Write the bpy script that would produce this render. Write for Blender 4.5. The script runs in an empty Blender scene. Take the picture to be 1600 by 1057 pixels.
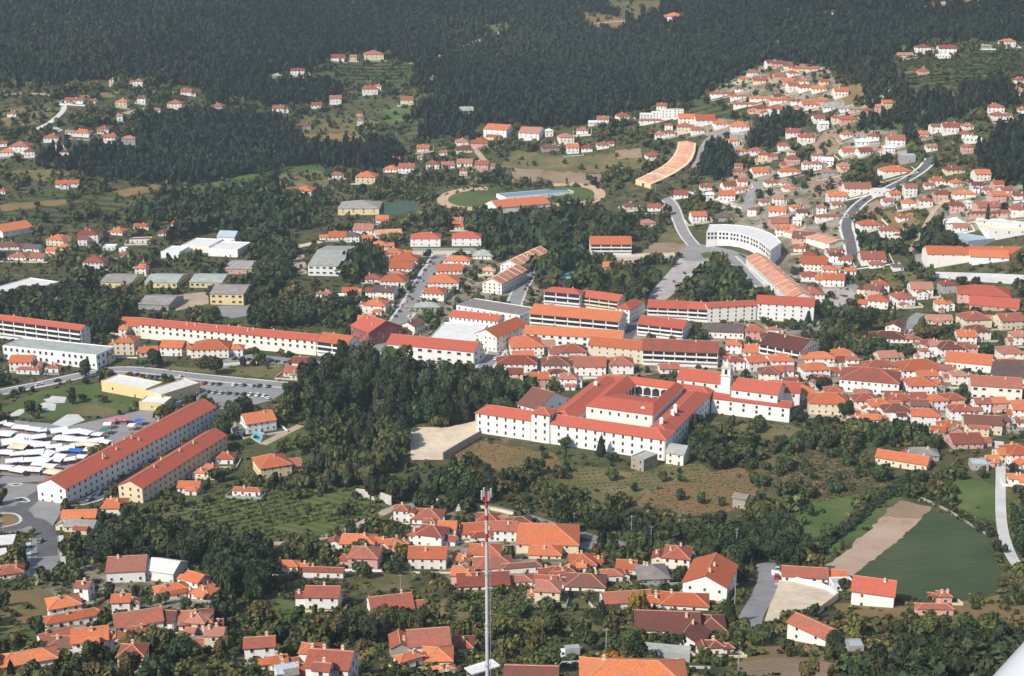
# Aerial view of a Portuguese valley town: white houses with orange roofs, a large monastery, fields, wooded hills.
import bpy, bmesh, math, random
import numpy as np
from mathutils import Vector

R = random.Random(7)
NR = np.random.default_rng(11)
SC = bpy.context.scene
COL = SC.collection

# ------------------------------------------------------------------ camera and terrain
PW, PH, FPX, CAMH = 1600.0, 1057.0, 2200.0, 250.0
PITCH = math.radians(15.9)
CP, SP = math.cos(PITCH), math.sin(PITCH)

def sstep(t):
    t = np.clip(t, 0.0, 1.0)
    return t * t * (3 - 2 * t)

def splus(x, w):
    return w * np.logaddexp(0.0, x / w)

def back(X, Y):
    y0 = 1270.0 - 400.0 * sstep((X - 60.0) / 380.0) - 90.0 * sstep((-X - 150.0) / 300.0)
    return 0.2 * splus(Y - y0, 55.0)

def ground(X, Y):
    X = np.asarray(X, float); Y = np.asarray(Y, float)
    t = np.clip(650.0 - Y, 0.0, 300.0)
    z = 0.00062 * t * t + 0.372 * np.clip(350.0 - Y, 0.0, None)
    b = back(X, Y)
    k = np.clip(b / 45.0, 0.0, 1.0)
    n = (7.0 * np.sin(X / 83.0 + 1.3 + 0.6 * np.sin(Y / 140.0)) + 5.0 * np.sin(Y / 61.0 + X / 120.0) + 9.0 * np.sin(X / 190.0 - Y / 230.0))
    return z + b + k * n

def gz(x, y):
    return float(ground(x, y))

_T = np.concatenate([np.arange(60, 1200, 3.0), np.arange(1200, 4200, 6.0)])
def ray(px, py):
    a = (px - PW / 2) / FPX; b = -(py - PH / 2) / FPX
    return np.array([a, CP + b * SP, -SP + b * CP])

def hit(px, py, h=0.0):
    """where the line of sight through a photo pixel meets the terrain raised by h metres"""
    d = ray(px, py)
    x = d[0] * _T; y = d[1] * _T; z = CAMH + d[2] * _T
    f = z - ground(x, y) - h
    i = np.argmax(f < 0) if (f < 0).any() else len(_T) - 1
    i = max(i, 1)
    lo, hi = _T[i - 1], _T[i]
    for _ in range(12):
        m = 0.5 * (lo + hi)
        if CAMH + d[2] * m - gz(d[0] * m, d[1] * m) - h < 0: hi = m
        else: lo = m
    return Vector((d[0] * hi, d[1] * hi, CAMH + d[2] * hi))

def on_z(px, py, z):
    d = ray(px, py); t = (z - CAMH) / d[2]
    return Vector((d[0] * t, d[1] * t, z))

def to_px(X, Y, Z):
    Y = np.asarray(Y, float)
    zc = Y * CP + (CAMH - Z) * SP
    up = Y * SP - (CAMH - Z) * CP
    return PW / 2 + FPX * X / zc, PH / 2 - FPX * up / zc, zc

def depth(v):
    return v.y * CP + (CAMH - v.z) * SP

# ------------------------------------------------------------------ materials
def nt(name):
    m = bpy.data.materials.new(name); m.use_nodes = True
    t = m.node_tree; t.nodes.clear()
    o = t.nodes.new('ShaderNodeOutputMaterial'); p = t.nodes.new('ShaderNodeBsdfPrincipled')
    t.links.new(p.outputs[0], o.inputs[0])
    return m, t, p

def N(t, kind, **kw):
    n = t.nodes.new(kind)
    for k, v in kw.items():
        if k in n.inputs: n.inputs[k].default_value = v
        else: setattr(n, k, v)
    return n

def ramp(t, fac, stops):
    r = t.nodes.new('ShaderNodeValToRGB')
    e = r.color_ramp.elements
    while len(e) < len(stops): e.new(0.5)
    for i, (p, c) in enumerate(stops):
        e[i].position = p; e[i].color = (*c, 1)
    t.links.new(fac, r.inputs[0])
    return r.outputs[0]

def mixc(t, fac, a, b, mode='MIX'):
    n = t.nodes.new('ShaderNodeMix'); n.data_type = 'RGBA'; n.blend_type = mode
    for s, v in ((n.inputs[0], fac), (n.inputs[6], a), (n.inputs[7], b)):
        if hasattr(v, 'links') or hasattr(v, 'is_linked'): t.links.new(v, s)
        else: s.default_value = v if isinstance(v, float) else (*v, 1)
    return n.outputs[2]

def noise(t, vec, scale, detail=4.0, rough=0.55):
    n = N(t, 'ShaderNodeTexNoise', Scale=scale, Detail=detail, Roughness=rough)
    t.links.new(vec, n.inputs['Vector'])
    return n.outputs['Fac']

def geo_pos(t):
    return t.nodes.new('ShaderNodeNewGeometry').outputs['Position']

MATS = {}
def mat_roof(key, c, worn, spread=0.34):
    """clay tiles: courses, lichen patches, a tone of its own for every roof"""
    m, t, p = nt('roof_' + key)
    pos = geo_pos(t)
    oi0 = t.nodes.new('ShaderNodeObjectInfo')
    cmb = t.nodes.new('ShaderNodeCombineXYZ'); mu = N(t, 'ShaderNodeMath', operation='MULTIPLY'); mu.inputs[1].default_value = 400.0
    t.links.new(oi0.outputs['Random'], mu.inputs[0]); t.links.new(mu.outputs[0], cmb.inputs[2])
    ad = N(t, 'ShaderNodeVectorMath', operation='ADD'); t.links.new(pos, ad.inputs[0]); t.links.new(cmb.outputs[0], ad.inputs[1]); pos = ad.outputs[0]
    big = noise(t, pos, 0.22, 5, 0.65); fine = noise(t, pos, 1.6, 4, 0.7)
    oi = t.nodes.new('ShaderNodeObjectInfo')
    col = mixc(t, ramp(t, big, [(0.36, (0, 0, 0)), (0.64, (1, 1, 1))]), c, worn)
    col = mixc(t, 0.8, col, ramp(t, fine, [(0.28, (0.62, 0.6, 0.6)), (0.72, (1.25, 1.22, 1.2))]), 'MULTIPLY')
    col = mixc(t, 1.0, col, ramp(t, oi.outputs['Random'], [(0.0, (1 - spread, 1 - 1.2 * spread, 1 - 1.2 * spread)), (0.5, (1.0, 1.0, 1.0)), (1.0, (1 + spread * 0.4, 1 + spread, 1 + spread))]), 'MULTIPLY')
    w = N(t, 'ShaderNodeTexWave', Scale=1.1, Distortion=1.5, Detail=1.0)
    w.bands_direction = 'DIAGONAL'
    t.links.new(pos, w.inputs['Vector'])
    col = mixc(t, 0.22, col, ramp(t, w.outputs['Fac'], [(0.0, (0.7, 0.7, 0.7)), (0.6, (1.1, 1.1, 1.1))]), 'MULTIPLY')
    t.links.new(col, p.inputs['Base Color'])
    p.inputs['Roughness'].default_value = 0.85
    p.inputs['Specular IOR Level'].default_value = 0.2
    MATS['R' + key] = m

def mat_plain(key, c, rough=0.8, var=0.15, scale=0.35, spec=0.25, metal=0.0):
    m, t, p = nt(key)
    pos = geo_pos(t)
    f = noise(t, pos, scale, 5, 0.65)
    g = noise(t, pos, scale * 7, 3, 0.6)
    col = mixc(t, ramp(t, f, [(0.3, (0, 0, 0)), (0.7, (1, 1, 1))]), tuple(x * (1 - var) for x in c), tuple(min(x * (1 + var), 0.92) for x in c))
    col = mixc(t, 0.5, col, ramp(t, g, [(0.3, (1 - var,) * 3), (0.7, (1 + var * 0.6,) * 3)]), 'MULTIPLY')
    t.links.new(col, p.inputs['Base Color'])
    p.inputs['Roughness'].default_value = rough
    p.inputs['Specular IOR Level'].default_value = spec
    p.inputs['Metallic'].default_value = metal
    MATS[key] = m
    return m

def mat_wall(key, c):
    """limewashed render with rain streaks and a tone of its own for every house"""
    m, t, p = nt('wall_' + key)
    pos = geo_pos(t)
    mp = N(t, 'ShaderNodeMapping'); mp.inputs['Scale'].default_value = (1.3, 1.3, 0.16)
    t.links.new(pos, mp.inputs['Vector'])
    streak = noise(t, mp.outputs[0], 1.0, 5, 0.7)
    big = noise(t, pos, 0.3, 4, 0.6)
    oi = t.nodes.new('ShaderNodeObjectInfo')
    col = mixc(t, 1.0, c, ramp(t, streak, [(0.22, (0.80, 0.78, 0.75)), (0.45, (1, 1, 1))]), 'MULTIPLY')
    col = mixc(t, 1.0, col, ramp(t, big, [(0.3, (0.92, 0.915, 0.90)), (0.6, (1, 1, 1))]), 'MULTIPLY')
    col = mixc(t, 1.0, col, ramp(t, oi.outputs['Random'], [(0.0, (0.86, 0.85, 0.83)), (0.35, (0.93, 0.925, 0.91)), (0.6, (1.0, 1.0, 1.0)), (0.8, (0.96, 0.93, 0.86)), (1.0, (0.98, 0.90, 0.78))]), 'MULTIPLY')
    t.links.new(col, p.inputs['Base Color'])
    p.inputs['Roughness'].default_value = 0.9
    p.inputs['Specular IOR Level'].default_value = 0.15
    MATS['W' + key] = m

def mat_field(key, stops, scale=0.05, row=None, fine=0.6):
    m, t, p = nt('field_' + key)
    pos = geo_pos(t)
    a = noise(t, pos, scale, 6, 0.62); b = noise(t, pos, fine, 5, 0.7)
    mx = N(t, 'ShaderNodeMath', operation='MULTIPLY_ADD'); t.links.new(b, mx.inputs[0]); mx.inputs[1].default_value = 0.5
    t.links.new(a, mx.inputs[2])
    sb = N(t, 'ShaderNodeMath', operation='SUBTRACT'); t.links.new(mx.outputs[0], sb.inputs[0]); sb.inputs[1].default_value = 0.25
    col = ramp(t, sb.outputs[0], stops)
    if row:
        ang, per, dark = row
        mp = N(t, 'ShaderNodeMapping'); mp.inputs['Rotation'].default_value = (0, 0, math.radians(ang))
        t.links.new(pos, mp.inputs['Vector'])
        w = N(t, 'ShaderNodeTexWave', Scale=0.314 / per, Distortion=1.2, Detail=2.0)
        w.inputs['Detail Scale'].default_value = 0.6
        w.bands_direction = 'Y'
        t.links.new(mp.outputs[0], w.inputs['Vector'])
        col = mixc(t, 1.0, col, ramp(t, w.outputs['Fac'], [(0.1, (dark,) * 3), (0.7, (1.1, 1.1, 1.1))]), 'MULTIPLY')
    t.links.new(col, p.inputs['Base Color'])
    p.inputs['Roughness'].default_value = 0.95
    p.inputs['Specular IOR Level'].default_value = 0.1
    MATS['F' + key] = m

def mat_leaf(key, attr):
    m, t, p = nt(key)
    pos = geo_pos(t)
    if attr:
        at = t.nodes.new('ShaderNodeAttribute'); at.attribute_name = 'tint'; base = at.outputs['Color']
    else:
        base = t.nodes.new('ShaderNodeObjectInfo').outputs['Color']
    n1 = noise(t, pos, 0.5, 3, 0.6); n2 = noise(t, pos, 2.6, 2, 0.6)
    col = mixc(t, 1.0, base, ramp(t, n1, [(0.3, (0.62, 0.66, 0.68)), (0.7, (1.32, 1.27, 1.1))]), 'MULTIPLY')
    col = mixc(t, 0.7, col, ramp(t, n2, [(0.3, (0.7, 0.7, 0.7)), (0.7, (1.25, 1.25, 1.15))]), 'MULTIPLY')
    t.links.new(col, p.inputs['Base Color'])
    p.inputs['Roughness'].default_value = 0.75
    p.inputs['Specular IOR Level'].default_value = 0.2
    MATS[key] = m

def make_materials():
    for k, c, w in (('o', (0.53, 0.140, 0.050), (0.42, 0.140, 0.074)), ('r', (0.35, 0.090, 0.055), (0.23, 0.092, 0.066)),
                    ('s', (0.48, 0.175, 0.11), (0.56, 0.30, 0.21)), ('p', (0.38, 0.135, 0.095), (0.33, 0.165, 0.12)),
                    ('b', (0.175, 0.062, 0.046), (0.135, 0.062, 0.048)), ('g', (0.34, 0.325, 0.30), (0.25, 0.235, 0.215)),
                    ('d', (0.10, 0.072, 0.072), (0.13, 0.09, 0.08)), ('w', (0.72, 0.72, 0.70), (0.60, 0.60, 0.58)),
                    ('l', (0.40, 0.46, 0.52), (0.34, 0.39, 0.44)), ('m', (0.47, 0.098, 0.056), (0.37, 0.105, 0.072)),
                    ('t', (0.62, 0.47, 0.30), (0.66, 0.53, 0.38)), ('u', (0.16, 0.26, 0.36), (0.20, 0.28, 0.36))):
        mat_roof(k, c, w, 0.12 if k in 'mwl' else 0.34)
    for k, c in (('w', (0.80, 0.795, 0.78)), ('c', (0.70, 0.62, 0.46)), ('y', (0.72, 0.60, 0.34)), ('g', (0.36, 0.36, 0.35)),
                 ('p', (0.62, 0.38, 0.33)), ('s', (0.34, 0.30, 0.24)), ('b', (0.30, 0.36, 0.45)), ('r', (0.30, 0.09, 0.085))):
        mat_wall(k, c)
    mat_plain('glass', (0.028, 0.032, 0.038), 0.25, 0.3, 0.5, 0.5)
    mat_plain('frame', (0.70, 0.69, 0.66), 0.6)
    mat_plain('shutter', (0.11, 0.06, 0.045), 0.7, 0.4)
    mat_plain('stone', (0.33, 0.30, 0.25), 0.9, 0.35, 0.6)
    mat_plain('stone_pale', (0.52, 0.49, 0.43), 0.9, 0.25, 0.5)
    mat_plain('ridge', (0.50, 0.24, 0.15), 0.9, 0.2, 0.6)
    mat_plain('bark', (0.10, 0.075, 0.055), 0.95, 0.3, 1.2)
    mat_plain('asphalt', (0.105, 0.102, 0.105), 0.9, 0.18, 0.12)
    mat_plain('asphalt_pale', (0.235, 0.225, 0.22), 0.9, 0.16, 0.1)
    mat_plain('paving', (0.38, 0.34, 0.32), 0.9, 0.2, 0.09)
    mat_plain('paving_white', (0.50, 0.49, 0.47), 0.9, 0.15, 0.1)
    mat_plain('dirt', (0.38, 0.29, 0.21), 0.95, 0.22, 0.08)
    mat_plain('sand', (0.58, 0.475, 0.35), 0.95, 0.22, 0.07)
    mat_plain('track', (0.45, 0.31, 0.20), 0.95, 0.15, 0.1)
    mat_plain('marking', (0.72, 0.72, 0.70), 0.7, 0.1)
    mat_plain('court', (0.045, 0.085, 0.06), 0.9, 0.1, 0.1)
    mat_plain('pool', (0.09, 0.40, 0.52), 0.15, 0.1, 0.2, 0.5)
    mat_plain('tarp_white', (0.74, 0.74, 0.74), 0.6, 0.1, 0.3)
    mat_plain('tarp_cream', (0.66, 0.58, 0.40), 0.7, 0.1, 0.3)
    mat_plain('tarp_blue', (0.02, 0.13, 0.50), 0.6, 0.2, 0.4)
    mat_plain('tarp_pink', (0.52, 0.15, 0.20), 0.6, 0.2, 0.4)
    mat_plain('tarp_orange', (0.62, 0.20, 0.03), 0.6, 0.2, 0.4)
    mat_plain('tarp_green', (0.03, 0.17, 0.13), 0.6, 0.2, 0.4)
    mat_plain('goods', (0.22, 0.14, 0.12), 0.8, 0.6, 1.4)
    mat_plain('metal', (0.40, 0.41, 0.42), 0.5, 0.1, 0.5, 0.5, 0.3)
    mat_plain('mast_red', (0.34, 0.045, 0.05), 0.55, 0.12, 0.7)
    mat_plain('mast_white', (0.42, 0.43, 0.44), 0.55, 0.1, 0.7)
    mat_plain('concrete', (0.30, 0.29, 0.27), 0.9, 0.2, 0.5)
    mat_plain('tyre', (0.02, 0.02, 0.02), 0.9)
    for k, c in (('white', (0.72, 0.72, 0.72)), ('silver', (0.40, 0.41, 0.43)), ('dark', (0.03, 0.033, 0.04)), ('red', (0.33, 0.02, 0.02)),
                 ('blue', (0.03, 0.06, 0.18)), ('grey', (0.16, 0.16, 0.17))):
        mat_plain('car_' + k, c, 0.3, 0.03, 0.5, 0.5)
    mat_field('meadow', [(0.28, (0.070, 0.078, 0.028)), (0.46, (0.115, 0.108, 0.042)), (0.6, (0.165, 0.130, 0.062)), (0.74, (0.22, 0.165, 0.095))], 0.05)
    mat_field('dry', [(0.28, (0.13, 0.115, 0.045)), (0.5, (0.20, 0.135, 0.062)), (0.72, (0.235, 0.15, 0.085))], 0.04)
    mat_field('rust', [(0.28, (0.10, 0.098, 0.036)), (0.46, (0.165, 0.118, 0.05)), (0.6, (0.20, 0.115, 0.060)), (0.75, (0.22, 0.135, 0.085))], 0.06)
    mat_field('grass', [(0.28, (0.052, 0.086, 0.024)), (0.5, (0.078, 0.115, 0.032)), (0.72, (0.13, 0.145, 0.052))], 0.05)
    mat_field('lawn', [(0.28, (0.050, 0.082, 0.026)), (0.5, (0.072, 0.105, 0.032)), (0.72, (0.105, 0.12, 0.045))], 0.04)
    mat_field('crop', [(0.28, (0.042, 0.060, 0.030)), (0.5, (0.056, 0.078, 0.036)), (0.72, (0.078, 0.094, 0.044))], 0.035, (8, 3.4, 0.78))
    mat_field('vine', [(0.28, (0.048, 0.070, 0.020)), (0.5, (0.085, 0.105, 0.032)), (0.72, (0.125, 0.130, 0.048))], 0.03, (32, 6.0, 0.8))
    mat_field('terrace', [(0.28, (0.042, 0.052, 0.022)), (0.5, (0.072, 0.078, 0.030)), (0.72, (0.13, 0.108, 0.056))], 0.03, (2, 14.0, 0.6))
    mat_field('plough', [(0.28, (0.20, 0.135, 0.085)), (0.5, (0.255, 0.18, 0.12)), (0.72, (0.29, 0.21, 0.15))], 0.05, (60, 3.0, 0.88))
    mat_field('tan', [(0.28, (0.29, 0.195, 0.135)), (0.45, (0.37, 0.262, 0.185)), (0.72, (0.42, 0.31, 0.235))], 0.05, (57, 2.6, 0.92))
    mat_field('scrub', [(0.28, (0.065, 0.070, 0.030)), (0.5, (0.115, 0.095, 0.046)), (0.72, (0.165, 0.12, 0.07))], 0.05)
    mat_field('yardmix', [(0.22, (0.075, 0.082, 0.036)), (0.42, (0.13, 0.115, 0.068)), (0.55, (0.25, 0.21, 0.16)), (0.75, (0.36, 0.325, 0.28))], 0.06)
    mat_leaf('leaf_one', False)
    mat_leaf('leaf_many', True)
    # open country under everything else
    m, t, p = nt('ground')
    pos = geo_pos(t)
    a = noise(t, pos, 0.012, 6, 0.65); b = noise(t, pos, 0.11, 6, 0.7); c = noise(t, pos, 0.8, 4, 0.7)
    g = ramp(t, b, [(0.30, (0.036, 0.042, 0.020)), (0.45, (0.060, 0.062, 0.028)), (0.58, (0.105, 0.086, 0.044)), (0.72, (0.205, 0.155, 0.105))])
    h = ramp(t, b, [(0.30, (0.042, 0.054, 0.021)), (0.5, (0.064, 0.076, 0.029)), (0.66, (0.105, 0.098, 0.046)), (0.76, (0.16, 0.13, 0.08))])
    col = mixc(t, ramp(t, a, [(0.4, (0, 0, 0)), (0.6, (1, 1, 1))]), g, h)
    col = mixc(t, 0.8, col, ramp(t, c, [(0.3, (0.65, 0.65, 0.65)), (0.7, (1.25, 1.25, 1.2))]), 'MULTIPLY')
    t.links.new(col, p.inputs['Base Color']); p.inputs['Roughness'].default_value = 0.95
    p.inputs['Specular IOR Level'].default_value = 0.1
    MATS['ground'] = m

make_materials()

# ------------------------------------------------------------------ object helpers
def me(name, V, Fc, mats, fm=None):
    m = bpy.data.meshes.new(name)
    m.from_pydata([tuple(v) for v in V], [], Fc)
    for k in mats: m.materials.append(MATS[k])
    if fm: m.polygons.foreach_set('material_index', fm)
    m.update()
    return m

def ob(name, mesh, parent=None, loc=(0, 0, 0), rz=0.0, scale=None):
    o = bpy.data.objects.new(name, mesh); COL.objects.link(o)
    o.location = loc
    if rz: o.rotation_euler = (0, 0, rz)
    if scale: o.scale = scale
    if parent: o.parent = parent
    return o

def tag(o, label=None, cat=None, group=None, kind=None):
    if label: o['label'] = label
    if cat: o['category'] = cat
    if group: o['group'] = group
    if kind: o['kind'] = kind
    return o

class MB:
    """collects boxes, prisms and tubes into one mesh"""
    def __init__(s): s.V = []; s.F = []; s.M = []
    def add(s, V, Fc, m=0):
        b = len(s.V); s.V += [tuple(v) for v in V]
        s.F += [tuple(i + b for i in f) for f in Fc]; s.M += [m] * len(Fc)
    def box(s, x0, x1, y0, y1, z0, z1, m=0):
        s.add([(x0, y0, z0), (x1, y0, z0), (x1, y1, z0), (x0, y1, z0), (x0, y0, z1), (x1, y0, z1), (x1, y1, z1), (x0, y1, z1)],
              [(3, 2, 1, 0), (4, 5, 6, 7), (0, 1, 5, 4), (1, 2, 6, 5), (2, 3, 7, 6), (3, 0, 4, 7)], m)
    def tube(s, p, q, r0, r1, n=8, m=0):
        p = Vector(p); q = Vector(q); d = (q - p).normalized()
        a = d.cross(Vector((0, 0, 1))) if abs(d.z) < 0.95 else d.cross(Vector((1, 0, 0)))
        a.normalize(); b = d.cross(a)
        V = []
        for c, r in ((p, r0), (q, r1)):
            V += [c + (a * math.cos(6.2832 * i / n) + b * math.sin(6.2832 * i / n)) * r for i in range(n)]
        Fc = [(i, (i + 1) % n, n + (i + 1) % n, n + i) for i in range(n)] + [tuple(range(n - 1, -1, -1)), tuple(range(n, 2 * n))]
        s.add(V, Fc, m)
    def mesh(s, name, mats): return me(name, s.V, s.F, mats, s.M)

ORD = ['first', 'second', 'third', 'fourth', 'fifth', 'sixth', 'seventh', 'eighth', 'ninth', 'tenth', 'eleventh', 'twelfth', 'thirteenth',
       'fourteenth', 'fifteenth', 'sixteenth', 'seventeenth', 'eighteenth', 'nineteenth', 'twentieth']
# ------------------------------------------------------------------ buildings
RNAME = dict(o='orange', r='red', s='salmon', p='pinkish', b='brown', g='grey', d='dark grey', w='white', l='pale blue', m='red', t='sandy', u='blue')
WNAME = dict(w='white', c='cream', y='yellow', g='grey', p='pink', s='stone', b='bluish', r='red')
BL = []          # every building as a record
FOOT = []        # footprints: cx, cy, ang, a, b, height

def rec(name, cat, cx, cy, z, ang, a, b, h, typ, rc, wc, st, where, **k):
    d = dict(name=name, cat=cat, x=cx, y=cy, z=z, ang=ang, a=a, b=b, h=h, typ=typ, rc=rc, wc=wc, st=st, where=where, wings=[], opt=k)
    zc = cy * CP + (CAMH - z) * SP
    d['s'] = FPX / zc
    d['px'] = float(to_px(cx, cy, z + h)[0])
    FOOT.append((cx, cy, ang, a, b, h))
    return d

def blk(name, cat, pts, h, typ, rc, wc, st, where=None, label=None, **k):
    """a building from three eave corners: front left, front right, back right"""
    A = hit(pts[0], pts[1], h); z0 = A.z
    B = on_z(pts[2], pts[3], z0); Cc = on_z(pts[4], pts[5], z0)
    u = B - A; L = u.length; u.normalize()
    v = Vector((-u.y, u.x, 0)); w = (Cc - B).dot(v)
    if abs(w) < 4: w = 4.0 if w >= 0 else -4.0
    if typ in 'gh' and abs(math.degrees(math.atan2(u.y, u.x))) < 24 and w > 0:
        # the third corner was read off the ridge line: turn the visible slope into a plan depth
        pt = k.get('pitch', 0.46); dl = math.atan2(CAMH - z0, A.y)
        w = max(2 * w * math.sin(dl) / (math.sin(dl) + pt * math.cos(dl)), 7.0)
    c = A + u * (L / 2) + v * (w / 2)
    z = gz(c.x, c.y)
    ang = math.atan2(u.y, u.x)
    if w < 0: ang += math.pi
    d = rec(name, cat, c.x, c.y, z, ang, L / 2, abs(w) / 2, max(z0 - z, 2.2), typ, rc, wc, st, where, **k)
    d['label'] = label
    BL.append(d); return d

def house_at(x, y, wpx, rot, dr, st, hh):
    P = hit(x, y, hh + 0.8)
    s = FPX / depth(P)
    c, sn = abs(math.cos(rot)), abs(math.sin(rot))
    L = wpx / s / (c + dr * sn)
    L = max(min(L, 60.0), 4.5)
    D = max(L * dr, 4.0)
    P = P + Vector((-math.sin(rot), math.cos(rot), 0)) * (D * 0.25 if dr > .3 else 0)
    z = gz(P.x, P.y)
    return P, z, L, D

def houses(where, text):
    prev = None
    for ln in text.replace(';', '\n').split('\n'):
        q = ln.split()
        if not q: continue
        wing = q[0] == '+'
        if wing: q = q[1:]
        x, y, w = float(q[0]), float(q[1]), float(q[2]); rc, wc = q[3], q[4]
        o = dict(r=R.uniform(-9, 9), d=1.0, s=None, t=None, h=None)
        for e in q[5:]:
            o[e[0]] = e[1:] if e[0] == 't' else float(e[1:])
        far = y < 440
        st = int(o['s'] or (R.choice((1, 1, 2)) if far else 2 if w > 22 or y > 560 else R.choice((1, 2))))
        if o['s'] is None and o['d'] < 0.4: st = 1
        if .3 < o['d'] < .98: o['d'] = min(o['d'] * 1.5, 1.1)
        hh = o['h'] or ((2.35 if far else 2.6) * st + 0.45)
        rot = math.radians(o['r'])
        P, z, L, D = house_at(x, y, w, rot, o['d'], st, hh)
        typ = o['t'] or R.choice('hhhgg')
        if wing and prev:
            cc, ss = math.cos(-prev['ang']), math.sin(-prev['ang'])
            dx, dy = P.x - prev['x'], P.y - prev['y']
            prev['wings'].append((dx * cc - dy * ss, dx * ss + dy * cc, z - prev['z'], rot - prev['ang'], L / 2, D / 2, hh, typ, rc, wc, st))
            FOOT.append((P.x, P.y, rot, L / 2, D / 2, hh))
            continue
        big = rc in 'gdlw' and typ[0] == 'f'
        name, cat = ('outbuilding', 'outbuilding') if big or w < 15 and y > 560 else ('cottage', 'cottage') if st == 1 else ('house', 'house')
        prev = rec(name, cat, P.x, P.y, z, rot, L / 2, D / 2, hh, typ, rc, wc, st, where)
        prev['label'] = None
        BL.append(prev)
        if typ[0] != 'f' and w > 14 and o['d'] > .3:
            for side in R.sample((-1, 1, 0), R.choice((0, 0, 0, 1) if far else (0, 1, 1, 2))):
                # lean-to or lower wing built against the house
                a, b = L / 2, D / 2
                a2, b2 = (a * R.uniform(.3, .55), b * R.uniform(.45, .8)) if side else (a * R.uniform(.35, .6), b * R.uniform(.3, .5))
                a2 = max(a2, 1.6); b2 = max(b2, 1.6)
                lx, ly = (side * (a + a2 - .3), R.uniform(-.35, .35) * b) if side else (R.uniform(-.4, .4) * a, -(b + b2 - .3))
                cs, sn = math.cos(rot), math.sin(rot); gx, gy = P.x + lx * cs - ly * sn, P.y + lx * sn + ly * cs
                h2 = min(R.uniform(2.2, 2.9) if st == 1 or R.random() < .6 else hh * .8, hh - .5)
                prev['wings'].append((lx, ly, gz(gx, gy) - z, 0.0, a2, b2, max(h2, 1.9), R.choice('ghGg'), rc if R.random() < .7 else R.choice('orprg'), wc if R.random() < .8 else R.choice('wcg'), 1 if h2 < 3.2 else 2))
                FOOT.append((gx, gy, rot, a2, b2, h2))

def describe(d):
    shape = {'h': 'hip-roofed', 'g': 'gable-roofed', 'G': 'gable-roofed', 'f': 'flat-roofed'}[d['typ'][0]]
    return f"{RNAME[d['rc']]} {shape} {WNAME[d['wc']]} {d['cat']}"

def infill(where, poly, n, wr, cols='oorrpb', walls='wwwcp', st=None):
    """the close packed remainder of a district: small houses in the gaps left between the ones above"""
    poly = np.array(poly, float); got = 0; lines = []
    x0, y0 = poly.min(0); x1, y1 = poly.max(0)
    for _ in range(n * 40):
        if got >= n: break
        px, py = R.uniform(x0, x1), R.uniform(y0, y1)
        if not inside(poly, np.array([px]), np.array([py]))[0]: continue
        if any(k < .15 and inside(q, np.array([px]), np.array([py + 6]))[0] for q, k in SHEETS): continue
        P = hit(px, py, 3); s = FPX / depth(P); w = R.uniform(*wr); rr = w / s * .62
        F_ = np.array(FOOT); dx, dy = P.x - F_[:, 0], P.y - F_[:, 1]; ca, sa = np.cos(-F_[:, 2]), np.sin(-F_[:, 2])
        if ((np.abs(dx * ca - dy * sa) < F_[:, 3] + rr) & (np.abs(dx * sa + dy * ca) < F_[:, 4] + rr)).any(): continue
        if any((np.hypot(Q[:, 0] - P.x, Q[:, 1] - P.y) < hw + rr + 1).any() for Q, hw in STRIPS): continue
        houses(where, f'{px:.1f} {py:.1f} {w:.1f} {R.choice(cols)} {R.choice(walls)}' + (f' s{st}' if st else '')); got += 1

def name_all():
    by = {}
    for d in BL:
        if not d['label']: by.setdefault((d['where'], describe(d)), []).append(d)
    for (wh, de), ds in by.items():
        ds.sort(key=lambda d: d['px'])
        if len(ds) == 1: ds[0]['label'] = f"{de} {wh}"
        else:
            for i, d in enumerate(ds):
                hd, tl = de.rsplit(' ', 1)
                d['label'] = f"{ORD[i]} {de} from left {wh}"

def roof_mesh(a, b, h, typ, rc, pitch, oh, thick=0.2):
    m = MB(); t = pitch
    if typ in 'gG':
        if typ == 'G': a, b = b, a
        y = b + oh; x = a + oh; zt = h + b * t + 0.08; ze = h - oh * t + 0.08
        V = [(-x, -y, ze), (-x, 0, zt), (-x, y, ze), (-x, y, ze - thick), (-x, 0, zt - thick), (-x, -y, ze - thick)]
        V += [(x, q[1], q[2]) for q in V]
        Fc = [(0, 6, 7, 1), (1, 7, 8, 2), (2, 8, 9, 3), (3, 9, 10, 4), (4, 10, 11, 5), (5, 11, 6, 0), (0, 1, 4, 5), (1, 2, 3, 4), (6, 11, 10, 7), (7, 10, 9, 8)]
        if typ == 'G': V = [(-q[1], q[0], q[2]) for q in V]
        m.add(V, Fc)
    elif typ == 'h':
        x, y = a + oh, b + oh; ze = h - oh * t + 0.08
        if x >= y: r = [(-(x - y), 0), (x - y, 0)]; zt = ze + y * t
        else: r = [(0, -(y - x)), (0, y - x)]; zt = ze + x * t
        lo = [(-x, -y), (x, -y), (x, y), (-x, y)]
        V = [(*p, ze) for p in lo] + [(*p, ze - thick) for p in lo] + [(*p, zt) for p in r]
        if abs(x - y) < 0.05:
            V = V[:8] + [(0, 0, zt)]; top = [(0, 1, 8), (1, 2, 8), (2, 3, 8), (3, 0, 8)]
        elif x > y: top = [(0, 1, 9, 8), (1, 2, 9), (2, 3, 8, 9), (3, 0, 8)]
        else: top = [(0, 1, 8), (1, 2, 9, 8), (2, 3, 9), (3, 0, 8, 9)]
        m.add(V, top + [(0, 4, 5, 1), (1, 5, 6, 2), (2, 6, 7, 3), (3, 7, 4, 0), (7, 6, 5, 4)])
    else:
        m.box(-a + 0.26, a - 0.26, -b + 0.26, b - 0.26, h - 0.3, h)
    return m.mesh('roof', ['R' + rc])

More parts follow.
